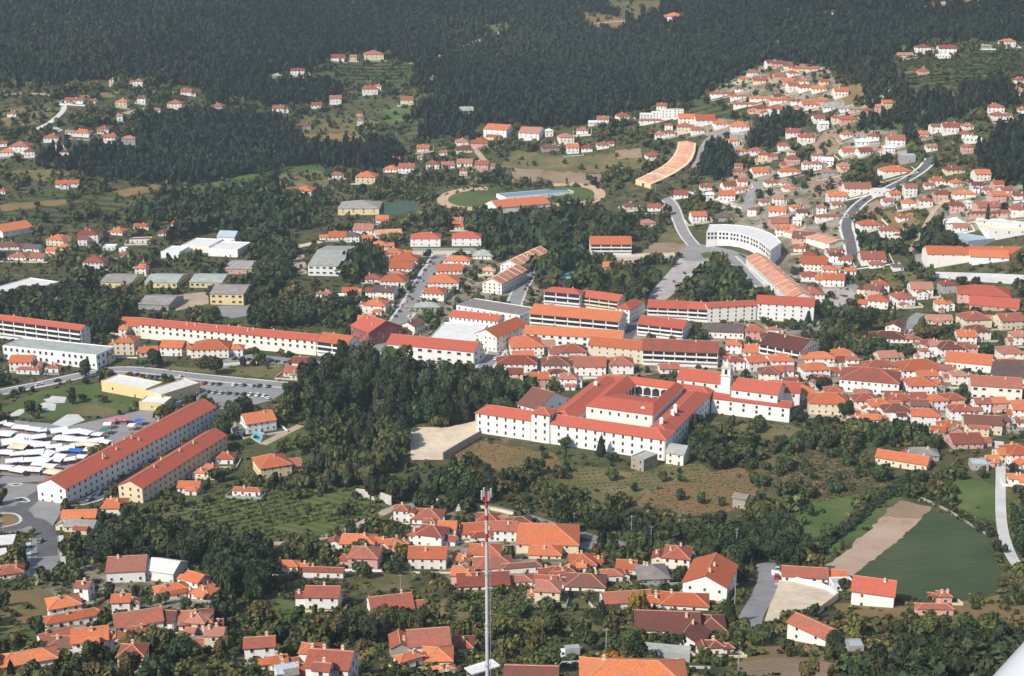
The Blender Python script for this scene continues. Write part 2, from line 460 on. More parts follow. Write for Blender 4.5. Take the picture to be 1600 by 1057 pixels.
def ridge_mesh(a, b, h, typ, pitch, oh):
    m = MB(); t = pitch; w = 0.17
    def bar(p, q): m.tube(p, q, w, w, 6)
    if typ == 'g': bar((-a - oh, 0, h + b * t + .08), (a + oh, 0, h + b * t + .08))
    elif typ == 'G': bar((0, -b - oh, h + a * t + .08), (0, b + oh, h + a * t + .08))
    else:
        x, y = a + oh, b + oh; ze = h - oh * t + .08
        k = min(x, y); zt = ze + k * t
        r = [(-(x - k), -(y - k), zt), (x - k, -(y - k), zt), (x - k, y - k, zt), (-(x - k), y - k, zt)]
        c = [(-x, -y, ze), (x, -y, ze), (x, y, ze), (-x, y, ze)]
        for p, q in zip(c, r): bar(p, q)
        if x - k > .3 or y - k > .3: bar(r[0], r[2])
    return m.mesh('ridge_cap', ['ridge'])

def wall_mesh(a, b, h, typ, wc, pitch, down, par=0.45):
    m = MB()
    if typ == 'f':
        z1 = h + par; i = 0.25
        o = [(-a, -b), (a, -b), (a, b), (-a, b)]; n = [(-a + i, -b + i), (a - i, -b + i), (a - i, b - i), (-a + i, b - i)]
        V = [(*p, -down) for p in o] + [(*p, z1) for p in o] + [(*p, z1) for p in n] + [(*p, h - 0.05) for p in n]
        Fc = []
        for k in range(4):
            j = (k + 1) % 4
            Fc += [(k, j, j + 4, k + 4), (k + 4, j + 4, j + 8, k + 8), (k + 8, j + 8, j + 12, k + 12)]
        m.add(V, Fc)
    else:
        o = [(-a, -b), (a, -b), (a, b), (-a, b)]
        V = [(*p, -down) for p in o] + [(*p, h) for p in o]
        Fc = [(0, 1, 5, 4), (1, 2, 6, 5), (2, 3, 7, 6), (3, 0, 4, 7)]
        if typ == 'g':
            V += [(a, 0, h + b * pitch - 0.1), (-a, 0, h + b * pitch - 0.1)]
            Fc += [(5, 6, 8), (7, 4, 9)]
        if typ == 'G':
            V += [(0, -b, h + a * pitch - 0.1), (0, b, h + a * pitch - 0.1)]
            Fc += [(4, 5, 8), (6, 7, 9)]
        m.add(V, Fc)
    return m.mesh('wall', ['W' + wc])

def pane_mesh(fr, pn, sill=True):
    """unit window facing -y, 1 wide and 1 tall, standing a little proud of its wall"""
    m = MB()
    m.box(-.5, .5, -.06, .02, 0, 1, 0)
    m.add([(-.41, -.064, .08), (.41, -.064, .08), (.41, -.064, .93), (-.41, -.064, .93)], [(0, 1, 2, 3)], 1)
    if sill: m.box(-.56, .56, -.14, .02, -.07, -.002, 0)
    return m.mesh('window', [fr, pn])

WIN = [pane_mesh('frame', 'glass'), pane_mesh('frame', 'shutter'), pane_mesh('concrete', 'glass')]
def door_mesh():
    m = MB()
    m.box(-.5, .5, -.06, .02, 0, 1, 0)
    m.add([(-.42, -.064, .01), (.42, -.064, .01), (.42, -.064, .94), (-.42, -.064, .94)], [(0, 1, 2, 3)], 1)
    return m.mesh('door', ['frame', 'shutter'])
DOOR = door_mesh()
def chim_mesh():
    m = MB(); m.box(-.4, .4, -.3, .3, -1.6, 1.1); m.box(-.5, .5, -.4, .4, 1.102, 1.25, 1); m.box(-.3, .3, -.2, .2, 1.252, 1.5)
    return m.mesh('chimney', ['Wc', 'ridge'])
CHIM = chim_mesh()

def put(mesh, name, parent, x, y, z, rz, sc):
    return ob(name, mesh, parent, (x, y, z), rz, sc)

def facade(e, a, b, h, st, s, ox=0, oy=0, oz=0, rz=0, sides=('f', 'l', 'r'), gap=3.1, cap=100, kind=None, first=0, wsize=(1.1, 1.35), door=True):
    """rows of windows on the walls one can see"""
    c, sn = math.cos(rz), math.sin(rz); n_put = 0
    sh = h / st
    k = kind if kind is not None else R.choice((0, 0, 0, 1, 2))
    for sd in sides:
        L = 2 * a if sd == 'f' else 2 * b
        n = max(1, int(L / gap))
        if s < 1.9: n = min(n, 4 if sd == 'f' else 1)
        if s < 1.35 and sd != 'f': continue
        for f in range(first, st):
            for i in range(n):
                if s >= 1.9 and kind is None and R.random() < 0.12: continue
                q = (i + .5) / n * L - L / 2
                zz = f * sh + sh * 0.36
                ht = wsize[1] if sh > 2.4 else sh * .45
                m, nm, w = WIN[k if R.random() < .72 else R.choice((0, 1, 2))], 'window', wsize[0]
                if f == 0 and sd == 'f' and door and i == n // 2: m, nm, w, ht, zz = DOOR, 'door', 1.2, 2.1, 0.02
                if sd == 'f': lx, ly, r2 = q, -b - .02, 0.0
                elif sd == 'l': lx, ly, r2 = -a - .02, q, -math.pi / 2
                else: lx, ly, r2 = a + .02, q, math.pi / 2
                put(m, nm, e, ox + lx * c - ly * sn, oy + lx * sn + ly * c, oz + zz, rz + r2, (w, 1, ht))
                n_put += 1
                if n_put >= cap: return

def balconies(e, a, b, h, st, wc, n, first=1, dep=1.3):
    """continuous loggias: a dark opening and a solid parapet slab in front of it, per storey and flat"""
    sh = h / st; L = 2 * a / n
    for f in range(first, st):
        for i in range(n):
            x0 = -a + i * L + .35; x1 = x0 + L - .7
            m = MB(); m.box(x0, x1, -b - .05, -b + .02, f * sh + .15, f * sh + sh - .55); ob('window', m.mesh('window', ['glass']), e)
            m = MB(); m.box(x0 - .2, x1 + .2, -b - dep, -b - .06, f * sh - .14, f * sh + .02)
            m.box(x0 - .2, x1 + .2, -b - dep, -b - dep + .12, f * sh + .022, f * sh + 1.0)
            ob('balcony', m.mesh('balcony', ['W' + wc]), e)

def block(e, x, y, z, rz, a, b, h, typ, rc, wc, st, s, down, prefix='', pitch=None, oh=None, chim=1, win=True, fins=0, **k):
    t = typ[0]
    pitch = pitch or (min(0.46, 4.6 / (a if t == 'G' else min(a, b))) if t != 'f' else 0)
    oh = oh if oh is not None else (0.45 if min(a, b) > 3 else 0.3)
    rot = None
    if typ == 'fk':
        m = MB(); m.box(-a, a, -b, b, h - .35, h); ob('roof', m.mesh('roof', ['R' + rc]), e)
        for i in (-1, 0, 1):
            for j in (-1, 1):
                m = MB(); m.tube((i * a * .85, j * b * .75, -down), (i * a * .85, j * b * .75, h - .352), .16, .16, 8); ob('post', m.mesh('post', ['metal']), e)
        m = MB(); m.box(-a * .3, a * .3, -b * .3, b * .3, -down, h - .9); ob('kiosk', m.mesh('kiosk', ['Wg']), e)
        return
    w = ob(prefix + 'wall', wall_mesh(a, b, h, t, wc, pitch, down), e, (x, y, z), rz)
    r = ob(prefix + 'roof', roof_mesh(a, b, h, t, rc, pitch, oh), e, (x, y, z), rz)
    for i in range(fins + 1 if fins else 0):
        # party walls standing a little above the tiles
        A_, B_ = (a, b) if t == 'g' else (b, a); q = -A_ + 2 * A_ * i / fins; m = MB(); w_ = .22
        V = [(q + sx * w_, yy, zz) for sx in (-1, 1) for yy, zz in ((-B_ - .5, h - .6), (-B_ - .5, h + .45 - .5 * pitch), (0, h + B_ * pitch + .5), (B_ + .5, h + .45 - .5 * pitch), (B_ + .5, h - .6), (0, h + B_ * pitch - .5))]
        if t == 'G': V = [(-y_, x_, z_) for x_, y_, z_ in V]
        m.add(V, [(0, 1, 2, 5), (5, 2, 3, 4), (11, 8, 7, 6), (10, 9, 8, 11), (1, 7, 8, 2), (2, 8, 9, 3), (0, 6, 7, 1), (3, 9, 10, 4)])
        ob('party_wall', m.mesh('party_wall', ['Rt']), e, (x, y, z), rz)
    if t != 'f' and s > 2.3 and rc in 'orsmbp': ob('ridge_cap', ridge_mesh(a, b, h, t, pitch, oh), r)
    if t != 'f':
        cs, sn = math.cos(rz), math.sin(rz)
        for _ in range(chim):
            if t == 'G': lx, ly = R.uniform(.1, .5) * a * R.choice((-1, 1)), R.uniform(-.6, .6) * b; zz = h + (a - abs(lx)) * pitch
            else:
                lx, ly = R.uniform(-.6, .6) * a, R.uniform(.1, .5) * b * R.choice((-1, 1)); zz = h + (b - abs(ly)) * pitch
                if t == 'h': zz = h + min(b - abs(ly), a - abs(lx)) * pitch
            put(CHIM, 'chimney', e, x + lx * cs - ly * sn, y + lx * sn + ly * cs, z + zz, rz, (1, 1, 1))
    if win: facade(e, a, b, h, st, s, x, y, z, rz, **k)

def foundation(d, a, b):
    c, s = math.cos(d['ang']), math.sin(d['ang'])
    lo = min(gz(d['x'] + i * a * c - j * b * s, d['y'] + i * a * s + j * b * c) for i in (-1, 1) for j in (-1, 1))
    return max(0.3, d['z'] - lo + 0.3)

def empty_thing(name, label, cat, loc, rz=0.0, group=None):
    e = bpy.data.objects.new(name, None); COL.objects.link(e)
    e.location = loc; e.rotation_euler = (0, 0, rz)
    e.empty_display_size = 1.0
    return tag(e, label, cat, group)

def build_one(d):
    e = empty_thing(d['name'], d['label'], d['cat'], (d['x'], d['y'], d['z']), d['ang'], f"houses {d['where']}" if d['where'] else None)
    o = dict(d['opt'])
    bal = o.pop('bal', None); front_only = o.pop('sides', None)
    kw = dict(o)
    if front_only: kw['sides'] = front_only
    if 'chim' not in kw: kw['chim'] = R.choice((0, 1, 1, 2)) if d['s'] > 1.3 else R.choice((0, 1))
    if bal: kw['sides'] = ('l', 'r')
    block(e, 0, 0, 0, 0, d['a'], d['b'], d['h'], d['typ'], d['rc'], d['wc'], d['st'], d['s'], foundation(d, d['a'], d['b']), **kw)
    if bal: balconies(e, d['a'], d['b'], d['h'], d['st'], d['wc'], bal)
    for (x, y, z, r, a, b, h, typ, rc, wc, st) in d['wings']:
        block(e, x, y, z + 0.013, r, a, b, h, typ, rc, wc, st, d['s'], 1.5, prefix='wing_', chim=R.choice((0, 1)))
    d['obj'] = e
    if d['name'] in ('house', 'cottage', 'villa') and R.random() < .62:
        fx, sd = d['a'] + R.uniform(1.5, 5), d['b'] + R.uniform(3, 7)
        pts = [(-fx, R.uniform(-.2, 1) * d['b']), (-fx, -sd), (fx, -sd), (fx, R.uniform(-.2, 1) * d['b'])]
        if R.random() < .4: pts = pts[:3] if R.random() < .5 else pts[1:]
        cs, sn = math.cos(d['ang']), math.sin(d['ang']); m = MB(); hh = R.uniform(.7, 1.5)
        for (x0, y0), (x1, y1) in zip(pts, pts[1:]):
            n = max(1, int(math.hypot(x1 - x0, y1 - y0) / 4)); dx, dy = (x1 - x0) / n, (y1 - y0) / n; L = math.hypot(dx, dy); nx, ny = -dy / L * .14, dx / L * .14
            for i in range(n):
                V = []
                for t_ in (i, i + 1):
                    px_, py_ = x0 + dx * t_, y0 + dy * t_
                    g = gz(d['x'] + px_ * cs - py_ * sn, d['y'] + px_ * sn + py_ * cs) - d['z']
                    V += [(px_ - nx, py_ - ny, g - .5), (px_ - nx, py_ - ny, g + hh), (px_ + nx, py_ + ny, g + hh), (px_ + nx, py_ + ny, g - .5)]
                m.add(V, [(0, 1, 5, 4), (1, 2, 6, 5), (2, 3, 7, 6), (0, 3, 2, 1), (4, 5, 6, 7)])
        ob('yard_wall', m.mesh('yard_wall', [R.choice(('Ww', 'Wc', 'stone', 'stone_pale', 'Wg'))]), e)
    return e
# ------------------------------------------------------------------ small houses, district by district (x y width roof wall options)
houses('on the far left slope', '''116 156 30 r w d.35 tg;144 157 13 r w;190 158 18 o c;216 126 15 r w;174 124 8 p c s3 d1;273 161 23 r w;340 165 20 p g;291 143 17 r w;246 171 9 p w;187 180 10 p w''')
houses('in the hamlet at the far left', '''127 207 28 o w d.5;161 201 19 r w;171 214 18 r w;201 216 22 p g d.5;80 215 25 r w;92 225 18 p w d.5;5 223 12 r w;11 237 24 o w;31 229 30 r w;46 236 18 r w;3 297 12 o w''')
houses('in the high left clearing', '''528 90 21 r w;552 88 12 p c;584 85 34 p c d.7 s2 th;465 110 22 r w d.4;432 118 14 g s;590 134 11 o w''')
houses('below the high clearing', '''578 139 27 o w;524 154 20 r w;494 164 16 r w;435 169 18 p w;636 156 20 p c;677 121 12 r p;562 176 11 b p;730 173 24 g s;475 196 24 b s;563 188 10 p w''')
houses('behind the running track', '''722 221 22 p w;751 223 30 o p;725 233 28 b c;661 231 20 o w;660 244 16 p w;610 263 24 o w;635 261 27 r w;676 255 20 r w;700 257 22 p w;726 254 24 p w;753 256 24 r p''')
houses('under the forest above the running track', '''777 203 50 o w r-24 d.6 s2 tg;829 208 44 p w r-20 d.7 s2 tg''')
houses('left of the running track', '''528 272 20 p w;572 275 34 o c;475 297 27 o w d.8;597 341 22 o w;568 357 34 p w;527 368 28 o w;551 367 22 d w s2;574 371 18 o w;607 364 46 s w r14 d.4;718 352 24 o w;716 343 18 p p''')
houses('behind the curved orange warehouse', '''910 203 20 r w;885 214 26 p w;942 186 20 r w;926 191 13 w w;975 181 24 o w r15;895 230 20 o w;917 231 18 r w;942 226 20 r w;860 230 30 b s d.5;1022 243 26 r w r10;858 204 14 w w d1''')
houses('under the forest edge', '''1010 179 20 w w tf s3;1027 176 16 w w tf s3;1044 173 22 w w tf s3;1060 172 16 g w tf s3;1018 187 40 r w d.2 s1;1045 195 14 r w;1032 210 18 p w;1046 207 18 r w;1034 165 18 r w''')
houses('atop the warehouse road', '''1073 185 26 o w;1102 188 32 o w;1128 193 26 o w;1156 198 32 o w;1070 198 24 r c;1090 203 22 r w;1152 211 26 l g tf s2;1148 219 16 o w''')
houses('right of the warehouse road', '''1160 235 20 o w;1182 235 20 r w;1194 241 20 r c;1154 258 14 p p;1208 243 18 r p;1225 227 20 r w;1239 207 24 r w;1261 214 24 o w;1155 267 18 p p;1188 268 28 o w;1234 267 34 o w d.4''')
houses('well above the courthouse', '''1276 255 18 r w;1260 255 12 p w;1293 250 20 w w;1237 236 12 p w;1295 268 24 p b;1140 289 24 r w;1160 282 16 r w;1103 291 18 r w;1109 303 13 w w;1136 304 28 o w s2;1206 284 22 o w;1226 284 13 p w''')
houses('just behind the curved courthouse', '''1216 309 18 p w;1181 325 20 r w r60;1215 329 30 o w;1243 322 16 o w;1218 347 28 r p;1092 336 26 o w s2;1132 338 26 d g;1284 323 16 p w;1246 342 14 w w;1238 353 14 o w;1064 303 24 r w;1022 323 22 r w''')
houses('in the field below the warehouse', '''985 321 22 b c;1014 347 24 p c''')
houses('in the lower upper-right terraces', '''1126 145 34 o w d.3 tg r-4;1156 149 30 o w d.3 tg r-4;1187 152 32 o w d.3 tg r-4;1219 155 34 o w d.3 tg r-4;1246 157 20 r w d.4;1163 161 34 r w d.3;1192 169 22 r p;1215 170 26 r w;1225 152 8 p w;1265 163 26 o w;1284 157 14 o p''')
houses('in the topmost upper-right terraces', '''1155 138 14 r w;1187 125 22 r c;1260 106 42 o w d.3;1240 113 18 o w;1214 98 18 r p;1232 102 16 r c;1218 118 20 r p;1232 126 18 o p;1240 133 20 r w;1259 136 22 o w;1280 138 24 o w d.5;1314 142 22 o w''')
houses('by the bare earth upper right', '''1297 167 22 g w d.4;1318 169 24 g w d.4;1337 170 20 g p d.4;1356 171 15 o p;1386 160 18 o c;1374 166 12 o p;1280 184 20 r w;1287 193 16 w w;1326 186 28 o p d.5;1308 183 14 r c''')
houses('in the right slope hamlet', '''1365 213 26 r w r-25;1348 221 22 w w;1400 218 30 r w;1352 236 24 r w;1325 236 22 o w;1390 230 18 w w;1418 243 26 l g tf s2;1462 197 16 p w;1485 198 26 r w;1513 196 18 p w;1508 209 22 r w;1520 216 26 w w tf s1''')
houses('on the high right terraces', '''1443 73 24 r w d.4;1480 75 28 r w d.5;1415 85 24 p c d.4;1475 86 20 w w tf s1;1443 110 18 r p;1575 64 24 o w d.4;1540 70 20 g s d.3;1502 148 24 p p d.3;1595 124 20 r w;1592 140 20 p w;1556 167 28 r w d.5;1561 180 22 r w;1597 171 14 o w''')
houses('alone in the woods near the top', '''1053 26 32 o w d.6;1090 86 20 r w''')
houses('along the right hill road', '''1340 293 42 p w d.5 s2;1377 298 30 w w tf s1;1308 305 30 o w d.5 s2;1297 336 46 r w d.25 s1;1400 266 46 o w d.45;1492 264 30 r c d.5;1466 281 24 o w;1452 288 16 r w;1423 292 20 p w s3 d.9;1398 302 20 o w;1388 313 18 p w;1421 316 24 o w;1447 312 22 r w;1470 302 24 r p''')
houses('above the right edge factory', '''1507 302 36 o w d.4;1496 320 24 r p s2;1514 315 12 w w;1544 322 38 r p d.5;1540 331 48 r p d.2 s1;1572 331 16 r p;1592 326 24 r w s2;1594 304 18 r w;1544 295 16 r w;1493 347 30 w w d.6;1500 354 22 p w;1534 343 14 w w''')
houses('below the hill road bend', '''1361 350 38 o w d.5;1390 359 34 r w d.5;1404 366 10 r w;1255 371 42 b p r-20;1222 357 20 o w;1306 398 26 b w r-30;1272 410 44 o w s2 r-10;1321 405 26 r w r-20;1296 419 24 o w;1364 403 40 r w;1404 415 18 d w;1303 434 36 o w s2''')
houses('left of the pink building', '''1270 456 36 r w th d.9 s2;1364 450 34 b p r-30;1373 467 38 o w r-15 s2;1413 463 34 r w s2 d.8;1483 443 26 r g s2;1526 496 46 r c s2 d.6;1580 498 44 r c s2 d.6;1468 497 40 p c d.4 s1;1405 507 34 b w r62 d.6;1388 525 56 b w d.4 s1''')
houses('left of the tree lined avenue', '''616 393 28 o w;632 404 46 o w d.5;627 416 40 o w d.6;615 436 42 o w d.6 s2;600 453 38 d w d.6 s2;587 474 38 o w d.6 s2;545 453 22 o w s1;512 457 20 p w s1;530 461 18 w w tf s1''')
houses('right of the tree lined avenue', '''715 405 44 o w d.4 s1;702 420 42 o w d.55;693 438 48 o w d.6 s2;678 455 38 o w d.6 s2;668 477 40 g g d.4 s1;650 505 38 b w r62 d.6 s2;755 397 36 g w d.6;764 421 20 s w s1''')
houses('in the close packed old centre', '''823 537 56 o w d.7 s2;808 564 62 r w d.4 s2;895 546 44 r w d.6 s2;868 566 44 b w d.6 s2;922 568 50 r w d.6 s2;970 566 40 r w s2;1046 573 32 r w d.5 s1;790 524 16 o w s1''')
houses('behind the church', '''1179 514 30 r p s2;1205 526 34 b w d.7;1147 536 26 o w;1130 551 20 o w s2;1180 546 38 o w s1;1148 561 32 r w d.5;1182 562 36 o w r15 d.6;1212 559 18 o w s2;1222 560 36 o w s2 d.6;1210 513 16 p w s1''')
houses('right of the church', '''1275 574 46 o w s2 d.5;1284 556 38 o w d.5;1315 562 44 r w d.35 s1;1332 559 22 r w;1375 569 48 r w d.4;1440 573 74 o w d.45 s2;1440 598 44 o w d.6 s2;1582 563 48 b w d.3;1487 541 42 b w d.6 s2;1445 546 15 r w''')
houses('below the white manor', '''1352 622 36 r w d.6 s2;1377 630 38 o w d.6 s2;1407 622 40 r p d.5;1402 638 46 b w d.5;1437 630 30 b g;1465 622 32 o w s2;1492 620 30 r p d1 th s2;1447 646 48 o w d.5 s2;1503 638 38 r w d.5 s2''')
houses('at the old town foot', '''1486 663 34 o p d.6 s1;1536 658 62 b c d.45 s2 r-10;1510 687 50 r p d.6 s1;1357 652 32 o w s1 d.5;1334 645 20 o w s1;1466 670 24 o p s1;1596 636 28 o w s2;1597 656 20 r w s1;1445 706 46 g g d.5 s1;1594 704 44 o w s2 d.7;1594 744 36 o w s1 d.4;1531 722 28 l g tf s1;1552 714 18 o p s1''')
houses('near the left apartments', '''205 505 38 o w d.9 s2;196 531 32 o c s3 d.9;232 547 34 o w r18 d.6 s1;269 539 38 o w d.6 s2;329 541 60 o w d.5 s2;33 562 34 o w d.6 s2;45 574 38 r w d.3 s1;84 572 15 r w s1;163 552 20 r c s2;469 563 26 r w s2;459 578 34 r c s1 d.6''')
houses('left of the school buildings', '''105 286 38 o w r12 d.35 tg;10 383 42 b w d.4;50 386 28 d w d.5;88 372 32 o c;80 389 18 o c;102 384 18 o c;28 399 32 r w d.5 s1;138 364 34 r w s3 d.7;182 360 26 o w;221 352 24 o w d.4;276 347 18 o w''')
houses('behind the school trees', '''147 407 32 r w s2;219 373 34 p w tf s1 d.4;171 384 20 w w tf s1;192 387 13 w w tf s1;223 410 12 r w;123 438 26 r b r-50 s2;155 464 18 o w s1;391 362 28 r w''')  # turned red-roofed house: its shaded wall is painted in as bluish wall colour
houses('below the brick red terraces', '''405 654 62 o w r28 d.6 s2;428 722 66 o y r24 d.7 s2;351 712 28 o w d.6 s1;325 730 26 o w s1;312 735 18 o w s1;295 757 34 o w d.5 s1;386 762 46 o w d.25 s1;177 787 36 o w d.9 s1;123 803 54 o c d.4 s1;125 817 50 g c d.4 s1 tg''')
houses('at the lower left among trees', '''301 900 44 o w r-32 d.6 s2;268 917 56 o w r24 d.4 s1;316 921 40 o w r-22 d.6 s1;216 963 84 r w r20 d.45 s2 tg;305 962 58 r w r10 d.6 s2;270 968 30 r w s1;405 1000 50 r w d.5 s2;17 888 44 r w r18 d.6 s1''')
houses('at the bottom left corner', '''100 938 60 o w r24 d.55 s2;+ 116 958 92 o w r24 d.3 s1;140 989 64 o w r15 d.6 s2;100 1000 54 b w r5 d.5 s1;42 1023 96 o w r22 d.32 s1;88 988 56 r w r35 d.35 s1''')
houses('by the dirt path', '''447 879 38 o w d.4 s1;506 887 64 r w d.22 s1 tg r-4;558 842 56 o w d.45 s1;568 863 50 r p d.6 s2;617 845 30 o p r20 s1;627 793 26 r w d.6;668 804 50 r w d.6 s1;672 829 52 r w r-16 d.6 s2''')
houses('around the foot of the mast', '''668 863 60 o w s2 d.5 tg;721 869 26 o w s1;757 858 52 o w d.5 s1;772 878 66 r w d.45 s1;755 904 84 r w d.4 s1 tg;747 825 58 o w d.5 s1;762 808 36 r w s1;790 822 38 r w s2''')
houses('along the bottom left of mast', '''503 923 54 r w d.5 s2 tg;612 942 78 r w r14 d.6 s1 tg;670 993 72 r w d.6 s2 tg;+ 722 1000 36 r w th d.9 s1;+ 684 1019 46 o w s1;697 1042 38 o w r20 d.4 s1;640 1022 44 o w r32 d.35 s1;514 1027 76 r w d.6 s2 tg;+ 484 1010 34 o w s2;436 1027 32 o w r20 s1;447 1041 38 l w r20 s1''')
houses('between mast and grey road', '''856 837 100 o c d.55 s2 r-3 th;1058 863 50 r w d.75 s2 r-12;911 874 40 o w d.7 s1 th;979 881 34 o w d.7 s1;878 888 42 r w d.4 s1;852 903 38 r w d.5 s1;915 906 66 b w d.5 s1;956 893 34 r w d.5 s1;1022 893 52 g g d.8 s1;980 931 80 r w d.35 s1 tg;1070 935 78 o w d.4 s1;815 880 62 b w r10 d.25 s1;812 813 42 b w d.5''')
houses('along the bottom right of mast', '''1043 969 104 b w d.45 s1 r-4 tg;+ 1088 988 70 b w r64 d.75 s1 tg;1119 1003 22 b w d1 s1;990 1049 168 o w d.35 s2 th;830 1051 84 b w d.5 s2''')
houses('near the sandy lot', '''1258 893 74 r w d.35 s1 r-8 tg;1317 907 34 l w tf s1 d.5;1337 1003 24 l g tf s1 h2.1;1477 926 20 r p s1;1460 944 56 r p d.15 s1''')

# ------------------------------------------------------------------ long and large buildings from their eave corners
AP, TB, WH, SB = ('apartment_building', 'apartment building'), ('terrace_building', 'terrace'), ('warehouse', 'warehouse'), ('school_building', 'school')
blk(*AP, (-30, 496, 126, 516, 137, 508), 12.5, 'g', 'm', 'w', 4, label='long white four storey apartment block at the left edge with red roof', bal=9)
blk(*AP, (4, 541, 150, 556, 162, 541), 8.5, 'f', 'g', 'w', 2, label='low flat-roofed white apartment block in front of the left edge block', gap=4.0, wsize=(1.8, 1.9))
blk(*TB, (218, 507, 493, 533, 497, 522), 9.5, 'g', 'm', 'w', 3, label='very long white terrace with red roof and two rows of dark windows', gap=5.0, wsize=(1.7, 1.7), kind=2, first=1, chim=9)
blk(*AP, (495, 533, 542, 539, 556, 525), 9.5, 'g', 'o', 'w', 3, label='white corner block ending the very long white terrace', bal=2)
blk(*AP, (548, 509, 576, 520, 592, 496), 9.0, 'g', 'm', 'r', 3, label='dark red walled gabled block on the left corner of the avenue')
blk(*TB, (102, 764, 338, 636, 313, 623), 7.6, 'g', 'm', 'w', 3, label='longer brick red roofed terrace next to the market stalls', gap=4.0, kind=2, chim=9)
blk(*TB, (222, 763, 354, 680, 332, 668), 7.4, 'g', 'm', 'c', 3, label='shorter brick red roofed terrace behind the market terrace', gap=4.0, kind=2, chim=5)
blk('supermarket', 'supermarket', (158, 596, 228, 609, 246, 597), 6.0, 'f', 'w', 'y', 1, label='flat-roofed yellow supermarket hall on the lawn', gap=14, chim=0)
blk('supermarket', 'supermarket', (228, 611, 252, 618, 292, 594), 6.0, 'f', 'w', 'y', 1, label='narrow yellow flat-roofed wing beside the car park', gap=14, chim=0)
blk('supermarket', 'supermarket', (217, 629, 257, 631, 262, 621), 4.5, 'f', 'w', 'y', 1, label='small plain yellow block nearest the long terrace', gap=30, chim=0, door=False)
for p, l in (((157, 441, 205, 442, 220, 430), 'leftmost of the three grey-roofed yellow school pavilions'), ((226, 441, 276, 442, 290, 430), 'middle one of the three grey-roofed yellow school pavilions'),
             ((296, 441, 346, 442, 358, 430), 'rightmost of the three grey-roofed yellow school pavilions')):
    blk(*SB, p, 4.2, 'g', 'g', 'y', 1, label=l, pitch=.18, chim=0, gap=4, wsize=(2.2, 1.5))
blk(*SB, (352, 420, 397, 421, 404, 409), 4.2, 'g', 'g', 'p', 1, label='pinkish grey-roofed school pavilion behind the yellow ones', pitch=.18, chim=0)
blk(*SB, (216, 475, 263, 477, 277, 464), 4.0, 'g', 'g', 'g', 1, label='open-sided grey school shelter in front of the pavilions', pitch=.18, chim=0)
blk(*SB, (328, 459, 380, 460, 391, 447), 8.0, 'g', 'g', 'y', 2, label='tall two storey yellow school block with grey roof', pitch=.18, chim=0, gap=4, wsize=(2.4, 1.5))
blk('factory', 'factory', (251, 394, 280, 395, 298, 386), 5.0, 'f', 'w', 'w', 1, label='leftmost flat white factory hall behind the trees', gap=9, chim=0)
blk('factory', 'factory', (283, 384, 326, 386, 334, 374), 5.0, 'f', 'w', 'w', 1, label='rear flat white factory hall behind the trees', gap=9, chim=0)
blk('factory', 'factory', (325, 389, 371, 391, 380, 379), 6.0, 'f', 'w', 'w', 1, label='front right flat white factory hall behind the trees', gap=9, chim=0)
blk('factory', 'factory', (339, 370, 366, 371, 372, 361), 6.0, 'g', 'l', 'w', 1, label='grey gabled factory hall beside the red-roofed house', chim=0)
blk(*WH, (4, 363, 52, 355, 46, 347), 5.0, 'g', 'o', 'w', 1, label='long orange-roofed farm warehouse near the left edge', chim=0)
blk(*WH, (-40, 459, 6, 466, 62, 437), 7.0, 'f', 'w', 'w', 1, label='big flat white-roofed warehouse cut by the left edge', chim=0, gap=12)
blk('sports_hall', 'sports hall', (481, 415, 532, 416, 546, 392), 8.0, 'g', 'g', 'w', 2, label='white sports hall with a grey low gabled roof', pitch=.12, chim=0, gap=5, wsize=(3.2, 1.6), door=False)
blk(*SB, (641, 373, 688, 373, 690, 363), 7.0, 'h', 'm', 'w', 2, label='left of the twin white two storey school houses', chim=1)
blk(*SB, (706, 372, 752, 372, 754, 362), 7.0, 'h', 'm', 'w', 2, label='right of the twin white two storey school houses', chim=1)
blk('gymnasium', 'gymnasium', (528, 326, 592, 326, 585, 308), 6.5, 'h', 'g', 'y', 2, label='broad grey hip-roofed yellow gymnasium left of the stadium', chim=0, gap=5, wsize=(2, 1.6))
blk('changing_building', 'stadium building', (777, 325, 860, 318, 862, 309), 6.0, 'g', 'o', 'w', 2, label='long orange-roofed white building in front of the stadium', chim=1, gap=5)
blk('grandstand', 'grandstand', (790, 309, 897, 300, 902, 293), 6.0, 'f', 'u', 'w', 1, label='long low grandstand with blue roof beside the pitch', chim=0)
blk(*AP, (923, 382, 987, 382, 988, 369), 9.0, 'g', 'o', 'w', 3, label='white apartment row with orange roof above the long low shed', bal=4)
blk('shed', 'shed', (943, 417, 993, 417, 994, 409), 3.2, 'g', 'o', 'w', 1, label='long low orange-roofed shed among the park trees', chim=0)
blk(*TB, (754, 441, 784, 444, 799, 420), 8.0, 'G', 's', 'w', 3, label='front white terrace with salmon striped roof', kind=2, gap=3.6, fins=5)
blk(*TB, (782, 413, 810, 416, 824, 390), 8.0, 'G', 's', 'w', 3, label='rear white terrace with salmon striped roof', kind=2, gap=3.6, fins=5)
blk(*TB, (1166, 403, 1235, 466, 1262, 457), 7.5, 'g', 's', 'w', 2, label='sawtooth terrace with salmon roofs stepping down to the white apartments', gap=4, chim=2, fins=10)
blk(*WH, (1296, 381, 1327, 377, 1316, 345), 6.0, 'G', 's', 'w', 1, label='warehouse with pink and white striped roof beside the hill road', chim=0, gap=8, fins=8, pitch=.2)
blk('factory', 'factory', (1449, 409, 1610, 411, 1612, 398), 6.0, 'g', 'o', 'w', 1, label='long orange-roofed factory hall at the right edge', chim=2, gap=7)
blk('factory', 'factory', (1517, 401, 1577, 403, 1578, 392), 7.0, 'g', 'o', 'w', 1, label='shorter orange-roofed factory hall standing behind the long one', chim=0, gap=7)
